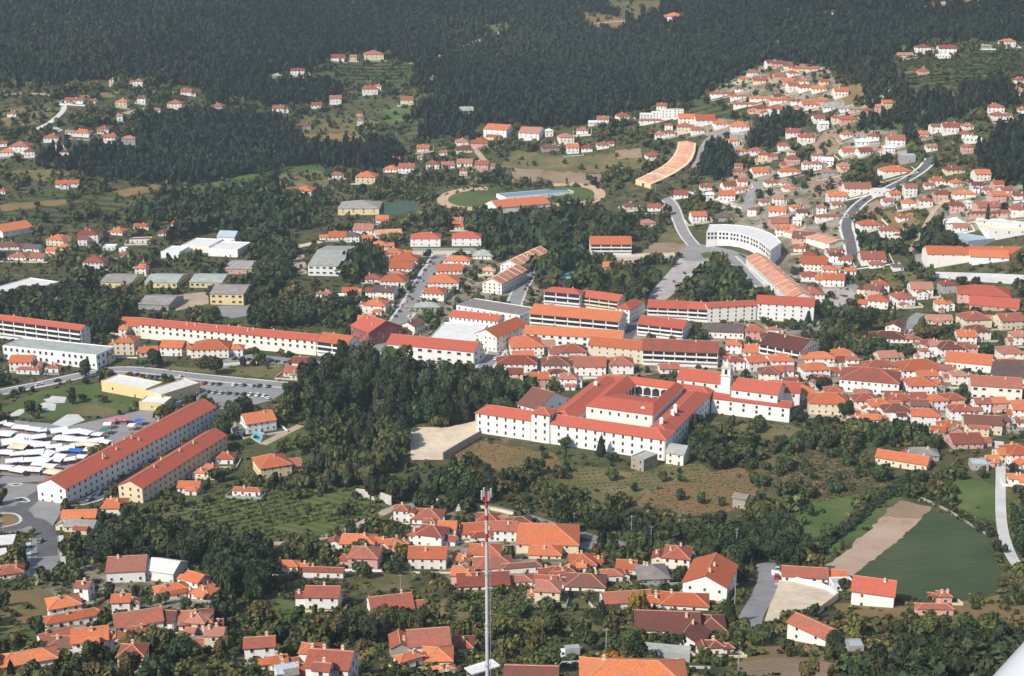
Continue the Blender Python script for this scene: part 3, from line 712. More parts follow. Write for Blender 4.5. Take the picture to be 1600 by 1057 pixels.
blk('factory', 'factory', (1545, 370, 1607, 370, 1607, 359), 4.0, 'f', 't', 'w', 1, label='sandy flat-roofed factory hall at the right edge', chim=0, gap=9)
blk('factory', 'factory', (1552, 357, 1607, 357, 1607, 349), 4.0, 'f', 'w', 'w', 1, label='white flat-roofed factory hall behind the sandy one', chim=0, gap=9)
blk('canopy_hall', 'factory', (1512, 385, 1562, 380, 1548, 364), 5.0, 'f', 'l', 'b', 1, label='pale blue roofed hall between dark trees and factory', chim=0, gap=9)
# town centre
blk(*AP, (713, 478, 812, 494, 824, 480), 9.0, 'f', 'g', 'w', 3, label='long flat grey-roofed white block above the courtyard block', gap=5, wsize=(1.3, 1.2), kind=2, chim=0)
blk(*AP, (702, 494, 778, 502, 784, 492), 9.5, 'g', 'm', 'w', 3, label='rear red-roofed wing of the white courtyard block')
blk(*AP, (742, 521, 776, 527, 801, 503), 10.0, 'G', 'o', 'w', 3, label='right red-roofed wing of the white courtyard block')
blk(*AP, (668, 532, 740, 536, 764, 508), 7.2, 'f', 'w', 'w', 2, label='flat white-roofed middle of the white courtyard block', win=False, chim=0)
blk(*AP, (604, 537, 740, 550, 757, 535), 9.0, 'g', 'm', 'w', 2, label='front red-roofed wing of the white courtyard block facing the grove', gap=6, wsize=(2.8, 1.6), kind=2)
blk(*AP, (850, 455, 906, 460, 909, 452), 11.0, 'h', 'm', 'w', 3, label='tall white block with red roof below the park', bal=3)
blk(*AP, (906, 463, 966, 471, 970, 463), 8.0, 'g', 'm', 'c', 3, label='cream stepped block right of the tall white one', bal=4)
blk(*AP, (962, 481, 984, 484, 997, 470), 9.5, 'h', 'm', 'w', 3, label='red hip-roofed corner block by the paved car park')
blk(*AP, (828, 490, 967, 503, 983, 488), 9.5, 'g', 'o', 'w', 3, label='long white apartment block with balconies and red roof in the centre', bal=7)
blk(*TB, (818, 521, 972, 530, 972, 517), 7.0, 'g', 'o', 'w', 2, label='long red-roofed terrace in front of the balcony block', gap=5, wsize=(2.2, 1.6), kind=2)
blk(*AP, (919, 539, 1004, 547, 1006, 533), 9.0, 'g', 'o', 'c', 3, label='cream three storey block with orange roof in the old centre', gap=4.5)
blk(*AP, (1004, 547, 1122, 552, 1124, 534), 9.5, 'g', 'r', 'w', 3, label='curved arcade block with white balconies behind the monastery', bal=7)
blk(*AP, (1012, 480, 1075, 483, 1078, 471), 8.0, 'g', 'm', 'w', 3, label='red-roofed white block on the corner of the paved car park', bal=4)
blk(*AP, (1075, 482, 1106, 484, 1108, 473), 9.0, 'g', 'm', 'w', 3, label='narrow balcony block left of the big white apartments', bal=2)
blk(*AP, (1106, 481, 1182, 477, 1181, 469), 10.5, 'g', 'm', 'w', 4, label='left half of the big white apartments below the wood', gap=5, kind=2)
blk(*AP, (1182, 474, 1272, 479, 1273, 466), 11.5, 'g', 'm', 'w', 4, label='right half of the big white apartments below the wood', gap=5, kind=2)
blk(*AP, (996, 506, 1067, 514, 1070, 500), 8.0, 'g', 'm', 'w', 3, label='red-roofed white block beside the dark street', bal=4)
blk('shed', 'shed', (1106, 518, 1162, 520, 1163, 507), 4.5, 'g', 'd', 'w', 1, label='long dark brown roofed shed below the white apartments', chim=0)
blk(*AP, (1187, 537, 1250, 549, 1268, 532), 9.0, 'g', 'b', 'w', 3, label='large brown-roofed block with a bare grey gable', bal=5)
blk('mansion', 'mansion', (1312, 592, 1405, 600, 1410, 578), 7.5, 'h', 'r', 'w', 2, label='long white manor with faded red roof and many windows', gap=3.4)
blk(*WH, (1477, 564, 1549, 571, 1552, 556), 5.0, 'g', 'o', 'w', 1, label='long bright orange roofed hall at the right of town', chim=0)
blk(*WH, (1548, 585, 1606, 592, 1606, 575), 6.0, 'g', 'd', 'w', 2, label='dark-roofed hall at the right edge of town', chim=0)
blk(*AP, (1518, 602, 1598, 607, 1600, 592), 8.5, 'g', 'r', 'w', 2, label='white building with red roof and long glazed ground floor', gap=4, wsize=(2.4, 1.6))
blk(*TB, (1265, 630, 1328, 632, 1340, 616), 6.5, 'h', 'o', 'c', 2, label='long orange hip-roofed row right of the church square')
blk('shed', 'shed', (1368, 714, 1448, 727, 1452, 716), 3.8, 'g', 'o', 'c', 1, label='long low orange-roofed farm shed at the edge of the scrub', chim=0)
blk('school_building', 'school', (1497, 459, 1580, 464, 1582, 447), 7.0, 'h', 'm', 'p', 2, label='large pink building with broad red hipped roof', chim=0, gap=5)
blk('school_building', 'school', (1515, 476, 1592, 482, 1594, 468), 4.0, 'g', 'm', 'p', 1, label='low pink wing in front of the large pink building', chim=0, gap=5)
# near the camera
blk('villa', 'villa', (1067, 909, 1136, 919, 1172, 886), 6.5, 'G', 'o', 'w', 2, label='big white villa with salmon gable roof beside the grey road', gap=5, chim=2)
blk('farm_building', 'farm building', (1331, 923, 1397, 932, 1400, 909), 5.6, 'g', 'm', 'w', 2, label='white farm building with bright red gable roof by the dark crop', gap=7, chim=1)
blk('farm_building', 'farm building', (1231, 972, 1290, 999, 1312, 985), 6.0, 'g', 'r', 'w', 2, label='white farm building with faded red roof below the sandy lot', gap=5, chim=0)
blk('shed', 'shed', (166, 894, 226, 891, 233, 868), 4.5, 'g', 'p', 'w', 1, label='long shed with patchy red and white roof among the trees', chim=1)
blk('shed', 'shed', (227, 890, 270, 896, 287, 877), 4.5, 'g', 'w', 'w', 1, label='white-roofed shed joined to the patchy red one', chim=0)
blk('petrol_station', 'petrol station', (-18, 853, 20, 850, 34, 834), 5.0, 'fk', 'w', 'w', 1, label='upper white canopy roof by the roundabout', chim=0, win=False)
blk('petrol_station', 'petrol station', (-18, 871, 12, 866, 32, 852), 4.6, 'fk', 'w', 'w', 1, label='lower white canopy roof by the roundabout', chim=0, win=False)
blk('canopy_hall', 'shed', (738, 1054, 782, 1040, 797, 1032), 4.0, 'fk', 'w', 'w', 1, label='white flat canopy roof at the foot of the mast', chim=0, win=False)
blk('shed', 'shed', (1002, 1017, 1078, 1024, 1077, 1012), 3.2, 'f', 'g', 'g', 1, label='low grey concrete shed behind the large orange roof', chim=0, gap=6)
# by the monastery
blk('barn', 'barn', (808, 631, 841, 640, 866, 615), 7.0, 'g', 'b', 'w', 2, label='old brown-roofed barn behind the monastery left wing', chim=0)
blk('ruin', 'ruin', (986, 714, 1006, 720, 1022, 709), 6.0, 'f', 'g', 's', 2, label='roofless stone ruin in the meadow below the monastery', chim=0)
blk('shed', 'shed', (1041, 707, 1068, 711, 1079, 697), 6.0, 'g', 'g', 'w', 2, label='grey-roofed white shed at the monastery corner', chim=0)
blk('hut', 'hut', (1145, 777, 1165, 781, 1167, 773), 5.0, 'g', 'g', 's', 1, label='small stone hut standing alone in the rusty meadow', chim=0)
# ------------------------------------------------------------------ monastery and church
def monastery():
    FRp = Vector((75.9, 655.0)); ang = math.atan2(-0.403, 0.915)
    z0 = gz(40, 690)
    e = empty_thing('monastery', 'huge white monastery with bright red roofs around a square cloister', 'monastery', (FRp.x, FRp.y, z0), ang)
    def wing(x0, x1, y0, y1, h, typ, pre, st=3, sides=(), pitch=.42, down=2.5, gap=4.8, ws=(1.15, 1.75), kind=2, lift=0.0, oh=.5):
        a, b = (x1 - x0) / 2, (y1 - y0) / 2; cx, cy = (x0 + x1) / 2, (y0 + y1) / 2
        w = ob(pre + 'wall', wall_mesh(a, b, h, typ, 'w', pitch, down), e, (cx, cy, lift))
        r = ob(pre + 'roof', roof_mesh(a, b, h, typ, 'm', pitch, oh), e, (cx, cy, lift))
        ob('ridge_cap', ridge_mesh(a, b, h, typ, pitch, oh), r)
        if sides: facade(e, a, b, h, st, 3.0, cx, cy, 0, 0, sides=sides, gap=gap, kind=kind, wsize=ws, door=False)
    wing(-103.8, 0, 0, 13.5, 11.0, 'h', 'front_', sides=('f',), gap=4.75)
    FOOT.append((FRp.x - 52 * .915 + 40 * .403, FRp.y + 52 * .403 + 40 * .915, ang, 34, 46, 11)); FOOT.append((FRp.x - 52 * .915 + 6 * .403, FRp.y + 52 * .403 + 6 * .915, ang, 52, 8, 11))
    wing(-13.2, -.35, 7, 80, 10.9, 'h', 'side_', sides=('r',), gap=4.9)
    wing(-66.5, -53.4, 8, 86, 10.86, 'h', 'side_', sides=('l',), gap=6)
    wing(-65.9, -.6, 78.5, 90, 10.8, 'h', 'rear_')
    wing(-71.8, -61.9, -.5, 9.5, 15.6, 'h', 'pavilion_', st=4, sides=('f', 'l', 'r'), gap=4.6, pitch=.34, oh=.7)
    # cloister block: a ring of roof round an open court
    m = MB(); P = 14.2; ox0, ox1, oy0, oy1 = -51.5, -15.2, 25.0, 77.5; hx0, hx1, hy0, hy1 = -41.5, -21.5, 53.5, 73.5
    def loop(x0, x1, y0, y1, z): return [(x0, y0, z), (x1, y0, z), (x1, y1, z), (x0, y1, z)]
    V = loop(ox0 - .4, ox1 + .4, oy0 - .4, oy1 + .4, P) + loop((ox0 + hx0) / 2, (ox1 + hx1) / 2, oy0 + 11, (oy1 + hy1) / 2, P + 2.6) + loop(hx0 + .5, hx1 - .5, hy0 + .5, hy1 - .5, P - .9) + loop(hx0 + .5, hx1 - .5, hy0 + .5, hy1 - .5, P - 1.15) + loop(ox0 - .4, ox1 + .4, oy0 - .4, oy1 + .4, P - .25)
    Fc = []
    for k in range(4):
        j = (k + 1) % 4
        Fc += [(k, j, j + 4, k + 4), (k + 4, j + 4, j + 8, k + 8), (k + 8, j + 8, j + 12, k + 12), (k + 16, j + 16, j, k), (k + 12, j + 12, j + 16, k + 16)]
    m.add(V, Fc); ob('cloister_roof', m.mesh('cloister_roof', ['Rm']), e)
    m = MB(); V = loop(ox0, ox1, oy0, oy1, -2) + loop(ox0, ox1, oy0, oy1, P - .02) + loop(hx0, hx1, hy0, hy1, -2) + loop(hx0, hx1, hy0, hy1, P - 1.0)
    Fc = []
    for k in range(4):
        j = (k + 1) % 4; Fc += [(k, j, j + 4, k + 4), (j + 8, k + 8, k + 12, j + 12)]
    m.add(V, Fc); ob('cloister_wall', m.mesh('cloister_wall', ['Ww']), e)
    a, b = (ox1 - ox0) / 2, (oy1 - oy0) / 2
    for i in range(7): put(WIN[2], 'window', e, ox0 + 3.4 + i * 4.9, oy0 - .02, 11.0, 0, (1.2, 1, 1.7))
    m = MB(); m.box(hx0 + .1, hx1 - .1, hy0 + .1, hy1 - .1, -.5, 5.2); ob('court_paving', m.mesh('court_paving', ['stone_pale']), e)
    def arch_shade(w, h):
        n = 8; pts = [(-w / 2, 0), (w / 2, 0)] + [(w / 2 * math.cos(math.pi * i / n), h - w / 2 + w / 2 * math.sin(math.pi * i / n)) for i in range(n + 1)]
        k = len(pts); V = [(x, -.05, z) for x, z in pts] + [(x, .05, z) for x, z in pts]
        return me('arch_shade', V, [tuple(range(k))] + [(i, i + k, (i + 1) % k + k, (i + 1) % k) for i in range(k)], ['glass'])  # solid dark panel: the shade inside an open arch, put into its colour
    am = arch_shade(3.9, 4.6)
    for i in range(4):
        q = 2.6 + i * 4.93
        ob('arch_shade', am, e, (hx0 + q, hy1 - .06, 7.6)); ob('arch_shade', am, e, (hx0 + q, hy1 - .06, 5.2), 0, (1, 1, .45))
        ob('arch_shade', am, e, (hx0 + .06, hy0 + q, 7.6), math.pi / 2); ob('arch_shade', am, e, (hx1 - .06, hy0 + q, 7.6), -math.pi / 2)
    for i in range(5):
        m = MB(); m.box(-.35, .35, -.3, .3, 0, 6.9); ob('pier', m.mesh('pier', ['Ww']), e, (hx0 + .2 + i * 4.93, hy1 - .4, 5.2))
    # tall white chimneys on the right wing
    for (x, y, h) in ((-6.4, 36, 4.6), (-6.2, 31, 3.4), (-7.4, 16, 3.6), (-22, 30, 3.0), (-60, 62, 2.6)):
        m = MB(); m.box(-.9, .9, -.7, .7, 10.2, 12.4 + h); m.box(-1.1, 1.1, -.9, .9, 12.402 + h, 12.6 + h); m.box(-.6, .6, -.5, .5, 12.602 + h, 13.1 + h)
        ob('chimney', m.mesh('chimney', ['Ww']), e, (x, y, 0))
    for i in range(4):
        x = (-103.2, -72.2, -61.5, -.5)[i]
        m = MB(); m.box(-.45, .45, -.08, .1, -1.5, 10.6); ob('quoin', m.mesh('quoin', ['stone_pale']), e, (x, -.06, 0))

def church():
    A = hit(1112, 622, 8.5); z = gz(A.x + 20, A.y)
    e = empty_thing('church', 'white church with bell tower and red roofs joined to the monastery', 'church', (A.x, A.y, z), 0)
    def part(p, h, typ, pre, pitch=.45, sides=('f', 'r'), st=1, gap=5.5, ws=(1.3, 1.6), zoff=.5):
        a3 = hit(p[0], p[1], h); zz = a3.z; b3 = on_z(p[2], p[3], zz); c3 = on_z(p[4], p[5], zz)
        u = b3 - a3; L = u.length; u.normalize(); v = Vector((-u.y, u.x, 0)); w = max((c3 - b3).dot(v), 5)
        c = a3 + u * L / 2 + v * w / 2; rz = math.atan2(u.y, u.x)
        ob(pre + 'wall', wall_mesh(L / 2, w / 2, h, typ, 'w', pitch, 2.5), e, (c.x - A.x, c.y - A.y, 0), rz)
        r = ob(pre + 'roof', roof_mesh(L / 2, w / 2, h, typ, 'm', pitch, .5), e, (c.x - A.x, c.y - A.y, 0), rz)
        ob('ridge_cap', ridge_mesh(L / 2, w / 2, h, typ, pitch, .5), r)
        n = int(L / gap)
        for i in range(n):
            q = (i + .5) / n * L - L / 2; cs, sn = math.cos(rz), math.sin(rz); ly = -w / 2 - .02
            for zt in ([h - 2.6] if st == 1 else [h - 2.8, h - 5.6]):
                put(WIN[2], 'window', e, c.x - A.x + q * cs - ly * sn, c.y - A.y + q * sn + ly * cs, zt, rz, (ws[0], 1, ws[1]))
        FOOT.append((c.x, c.y, rz, L / 2, w / 2, h))
    part((1058, 592, 1128, 600, 1137, 586), 15.0, 'g', 'choir_')
    part((1143, 608, 1215, 617, 1224, 602), 14.2, 'g', 'nave_')
    part((1112, 622, 1234, 637, 1239, 628), 8.6, 'g', 'aisle_', .32, st=2, gap=6.5)
    part((1211, 612, 1250, 614, 1254, 600), 11.0, 'g', 'transept_', .4)
    T = on_z(1136, 618, z + 9.5)
    x, y = T.x - A.x, T.y - A.y + 3
    def tw(pre, w, z0, z1, mat):
        m = MB(); m.box(-w, w, -w, w, z0, z1); ob(pre, m.mesh(pre, [mat]), e, (x, y, 0), -.42)
    tw('tower_wall', 2.6, -1, 20.0, 'Ww'); tw('tower_cornice', 2.95, 20.0, 20.6, 'stone_pale'); tw('belfry', 2.4, 20.6, 24.6, 'Ww'); tw('tower_cornice', 2.8, 24.602, 25.1, 'stone_pale')
    for k in range(4):
        m = MB(); m.box(-.75, .75, -.06, .1, 0, 2.9); a = -.42 + k * math.pi / 2
        ob('belfry_shade', m.mesh('belfry_shade', ['glass']), e, (x + 2.42 * math.sin(a), y - 2.42 * math.cos(a), 21.1), a)  # dark slab on each belfry face, coloured as the shade within the opening
    m = MB(); n = 8; prof = [(2.3, 0), (2.2, .9), (1.5, 1.9), (.7, 2.6), (.5, 3.4), (.12, 4.6)]
    V = [(r * math.cos(6.2832 * i / n), r * math.sin(6.2832 * i / n), zz) for r, zz in prof for i in range(n)]
    Fc = [(j * n + i, j * n + (i + 1) % n, (j + 1) * n + (i + 1) % n, (j + 1) * n + i) for j in range(len(prof) - 1) for i in range(n)] + [tuple(range((len(prof) - 1) * n, len(prof) * n))]
    m.add(V, Fc); ob('dome', m.mesh('dome', ['stone_pale']), e, (x, y, 25.1))
    for sx in (-1, 1):
        for sy in (-1, 1):
            m = MB(); m.tube((0, 0, 0), (0, 0, 1.8), .3, .05, 6); c_, s_ = math.cos(-.42), math.sin(-.42); px, py = sx * 2.3, sy * 2.3
            ob('pinnacle', m.mesh('pinnacle', ['stone_pale']), e, (x + px * c_ - py * s_, y + px * s_ + py * c_, 25.1))

def curved(name, label, cat, lf, rt, h, rise, rc, wc, oh, win, par=0.0, steps=()):
    """a building whose two long sides bend: left edge and right edge of its eaves, read in the photo"""
    A = [hit(x, y, h) for x, y in lf]; B = [hit(x, y, h) for x, y in rt]; o = A[0]; z0 = gz(o.x, o.y)
    if par:
        zt = max(p.z for p in A + B); A = [on_z(x, y, zt) for x, y in lf]; B = [on_z(x, y, zt) for x, y in rt]
    e = empty_thing(name, label, cat, (o.x, o.y, z0)); oo = Vector((o.x, o.y, z0)); up = Vector((0, 0, 1))
    def loft(nm, rows, mat, ends=False):
        n = len(rows[0]); V = [tuple(p - oo) for r in zip(*rows) for p in r]; k = len(rows); Fc = []
        for i in range(n - 1):
            for j in range(k - 1): Fc.append((i * k + j, i * k + j + 1, i * k + k + j + 1, i * k + k + j))
        if ends: Fc += [tuple(range(k)), tuple(range(n * k - 1, n * k - k - 1, -1))]
        ob(nm, me(nm, V, Fc, [mat]), e)
    mid = [(a + b) / 2 + up * rise for a, b in zip(A, B)]
    dn = lambda P: [Vector((p.x, p.y, gz(p.x, p.y) - 1.5)) for p in P]
    if par:
        ia = [a + (b - a).normalized() * .4 for a, b in zip(A, B)]; ib = [b + (a - b).normalized() * .4 for a, b in zip(A, B)]
        loft('roof', [[p - up * par for p in ia], [p - up * par for p in ib]], 'R' + rc)
        loft('wall', [dn(A), A, ia, [p - up * (par + .1) for p in ia]], 'W' + wc); loft('wall', [[p - up * (par + .1) for p in ib], ib, B, dn(B)], 'W' + wc)
        for k in (0, -1):
            p, q = (A[k], B[k]); V = [dn([p])[0], p, q, dn([q])[0]]; ob('wall', me('wall', [tuple(t - oo) for t in V], [(0, 1, 2, 3)], ['W' + wc]), e)
    else:
        oA = [a + (a - b).normalized() * oh - up * .1 for a, b in zip(A, B)]; oB = [b + (b - a).normalized() * oh - up * .1 for a, b in zip(A, B)]
        loft('roof', [oA, [m + up * .1 for m in mid], oB], 'R' + rc)
        loft('wall', [dn(A), A, mid, B, dn(B)], 'W' + wc, True)
        for i in steps:
            d = (A[min(i + 1, len(A) - 1)] - A[i - 1]).normalized() * .25
            V = [q + s_ * d for s_ in (-1, 1) for q in (oA[i] - up * .4, oA[i] + up * .5, mid[i] + up * .6, oB[i] + up * .5, oB[i] - up * .4)]
            ob('party_wall', me('party_wall', [tuple(t - oo) for t in V], [(0, 1, 2, 3, 4), (9, 8, 7, 6, 5), (1, 6, 7, 2), (2, 7, 8, 3)], ['Rt']), e)
    for a, b in zip(A, B):
        c = (a + b) / 2; d = b - a; FOOT.append((c.x, c.y, math.atan2(d.y, d.x), d.length / 2 + 2, 13, h))
    S = B if win == 'r' else A
    for i in range(len(S) - 1):
        d = S[i + 1] - S[i]; rz = math.atan2(d.y, d.x); nrm = Vector((d.y, -d.x, 0)).normalized() * .03
        for f in range(2 if par else 1):
            for t in ((.2, .5, .8) if par else (.5,)):
                p = S[i] + d * t + nrm; wz = p.z - (2.9 + 3.4 * f) - z0
                put(WIN[2], 'window', e, p.x - o.x, p.y - o.y, wz, rz, (d.length * (.2 if par else .5), 1, 2.0))
    if not par:
        p = A[0] * .5 + B[0] * .5; d = B[0] - A[0]; put(DOOR, 'door', e, p.x - o.x, p.y - o.y, gz(p.x, p.y) - z0 + .1, math.atan2(d.y, d.x), (4, 1, 3.6))

def curved_buildings():
    curved('warehouse', 'long curved yellow warehouse with orange roof bending up the slope', 'warehouse', [(993, 281), (1012, 272), (1030, 263), (1043, 254), (1052, 244), (1058, 233), (1060, 222)], [(1017, 288), (1042, 277), (1060, 267), (1074, 257), (1082, 247), (1086, 236), (1087, 224)], 4.6, 1.6, 's', 'y', .5, 'r', 0.0, (1, 2, 3, 4, 5))
    curved('courthouse', 'white modern courthouse with a long curved front and flat roof', 'courthouse', [(1104, 362), (1122, 361.5), (1140, 362.5), (1156, 365), (1172, 369.5), (1186, 376), (1197, 384), (1204, 391)], [(1108, 351), (1128, 350.5), (1150, 351.5), (1170, 354), (1188, 358), (1203, 364), (1214, 371), (1221, 379)], 7.0, 0.0, 'w', 'w', 0, 'l', .5)

# ------------------------------------------------------------------ land: fields, lots, roads
CLEAR = []       # outlines no crown may hide
SHEETS = []      # (pixel polygon, keep-tree probability)
STRIPS = []      # (world polyline, half width)

def layer_z(Y, k):
    return (0.06 if Y < 1150 else 0.16) + 0.015 * k

def sheet(name, mat, pts, k=1, keep=0.0, label=None, step=8.0):
    P = [hit(*p) for p in pts]
    if ('F' + mat) in MATS and mat not in ('lawn', 'crop'):
        Q = []          # worn, uneven margins
        for a, b in zip(P, P[1:] + P[:1]):
            n = max(1, int((b - a).length / 4.5))
            for i in range(n):
                q = a + (b - a) * (i / n); j = 0.9 if i else 0.3
                Q.append(q + Vector((R.uniform(-j, j), R.uniform(-j, j) * 1.8, 0)))
        P = Q
    SHEETS.append((np.array(pts, float), keep))
    bm = bmesh.new()
    f = bm.faces.new([bm.verts.new((p.x, p.y, 0)) for p in P])
    xs = [p.x for p in P]; ys = [p.y for p in P]
    step = max(step, (max(xs) - min(xs)) / 40, (max(ys) - min(ys)) / 40)
    for ax, lo, hi in ((0, min(xs), max(xs)), (1, min(ys), max(ys))):
        q = lo + step
        while q < hi:
            no = (1, 0, 0) if ax == 0 else (0, 1, 0); co = (q, 0, 0) if ax == 0 else (0, q, 0)
            bmesh.ops.bisect_plane(bm, geom=bm.verts[:] + bm.edges[:] + bm.faces[:], plane_co=co, plane_no=no, dist=1e-4)
            q += step
    bmesh.ops.triangulate(bm, faces=bm.faces[:])
    for v in bm.verts: v.co.z = gz(v.co.x, v.co.y) + layer_z(v.co.y, k)
    bm.normal_update()
    if bm.faces and sum(q.normal.z for q in bm.faces) < 0: bmesh.ops.reverse_faces(bm, faces=bm.faces[:])
    m = bpy.data.meshes.new(name); bm.to_mesh(m); bm.free(); m.materials.append(MATS.get('F' + mat) or MATS[mat])
    o = ob(name, m); tag(o, label, None, None, 'structure'); return o

def resample(P, step=5.0):
    # smooth the corners (two rounds of corner cutting), then even spacing
    for _ in range(2):
        Q = [P[0]]
        for a, b in zip(P, P[1:]): Q += [a * .75 + b * .25, a * .25 + b * .75]
        P = Q + [P[-1]]
    out = [P[0]]
    for a, b in zip(P, P[1:]):
        n = max(1, int((b - a).length / step))
        out += [a + (b - a) * (i / n) for i in range(1, n + 1)]
    return out

def strip(name, mat, pts, width, k=3, kerb=None, world=None):
    P = resample([Vector((p.x, p.y)) for p in ([hit(*q) for q in pts] if world is None else world)])
    STRIPS.append((np.array([(p.x, p.y) for p in P]), width / 2))
    def ribbon(nm, mt, o0, o1, kk, raise_=0.0):
        V = []; Fc = []
        for i, p in enumerate(P):
            d = (P[min(i + 1, len(P) - 1)] - P[max(i - 1, 0)]).normalized(); n = Vector((-d.y, d.x))
            for t in (0, 1 / 3, 2 / 3, 1):
                q = p + n * (o0 + (o1 - o0) * t); V.append((q.x, q.y, gz(q.x, q.y) + layer_z(q.y, kk) + raise_))
        for i in range(len(P) - 1):
            for j in range(3): Fc.append((i * 4 + j, i * 4 + j + 4, i * 4 + j + 5, i * 4 + j + 1))
        o = ob(nm, me(nm, V, Fc, [mt])); bm = bmesh.new(); bm.from_mesh(o.data)
        if sum(f.normal.z for f in bm.faces) < 0: bmesh.ops.reverse_faces(bm, faces=bm.faces[:])
        bm.to_mesh(o.data); bm.free(); tag(o, None, None, None, 'structure'); return o
    ribbon(name, mat, -width / 2, width / 2, k)
    if kerb:
        for s in (-1, 1): ribbon('pavement', 'paving_white', s * width / 2, s * (width / 2 + kerb), k, 0.12)

def terrain():
    ys = np.concatenate([np.arange(40, 1200, 6.0), np.arange(1200, 2700, 8.0), np.arange(2700, 6200, 120.0)])
    n = 320; u = np.linspace(-1, 1, n + 1)
    X = u[None, :] * (ys[:, None] * 0.62 + 160); Y = np.repeat(ys[:, None], n + 1, 1)
    Z = ground(X, Y)
    V = np.stack([X, Y, Z], -1).reshape(-1, 3)
    r, c = np.meshgrid(np.arange(len(ys) - 1), np.arange(n), indexing='ij')
    i = (r * (n + 1) + c).ravel(); Q = np.stack([i, i + 1, i + n + 2, i + n + 1], 1)
    o = ob('ground', quads('ground', V, Q, 'ground')); tag(o, None, None, None, 'structure')
    o.data.polygons.foreach_set('use_smooth', [True] * len(Q))

def quads(name, V, Q, mat, tint=None):
    m = bpy.data.meshes.new(name)
    m.vertices.add(len(V)); m.vertices.foreach_set('co', np.ascontiguousarray(V, np.float32).ravel())
    m.loops.add(Q.size); m.loops.foreach_set('vertex_index', np.ascontiguousarray(Q, np.int32).ravel())
    m.polygons.add(len(Q)); m.polygons.foreach_set('loop_start', np.arange(0, Q.size, 4, dtype=np.int32))
    m.update(calc_edges=True)
    if tint is not None:
        a = m.attributes.new('tint', 'FLOAT_COLOR', 'POINT'); a.data.foreach_set('color', np.ascontiguousarray(tint, np.float32).ravel())
    m.materials.append(MATS[mat]); return m

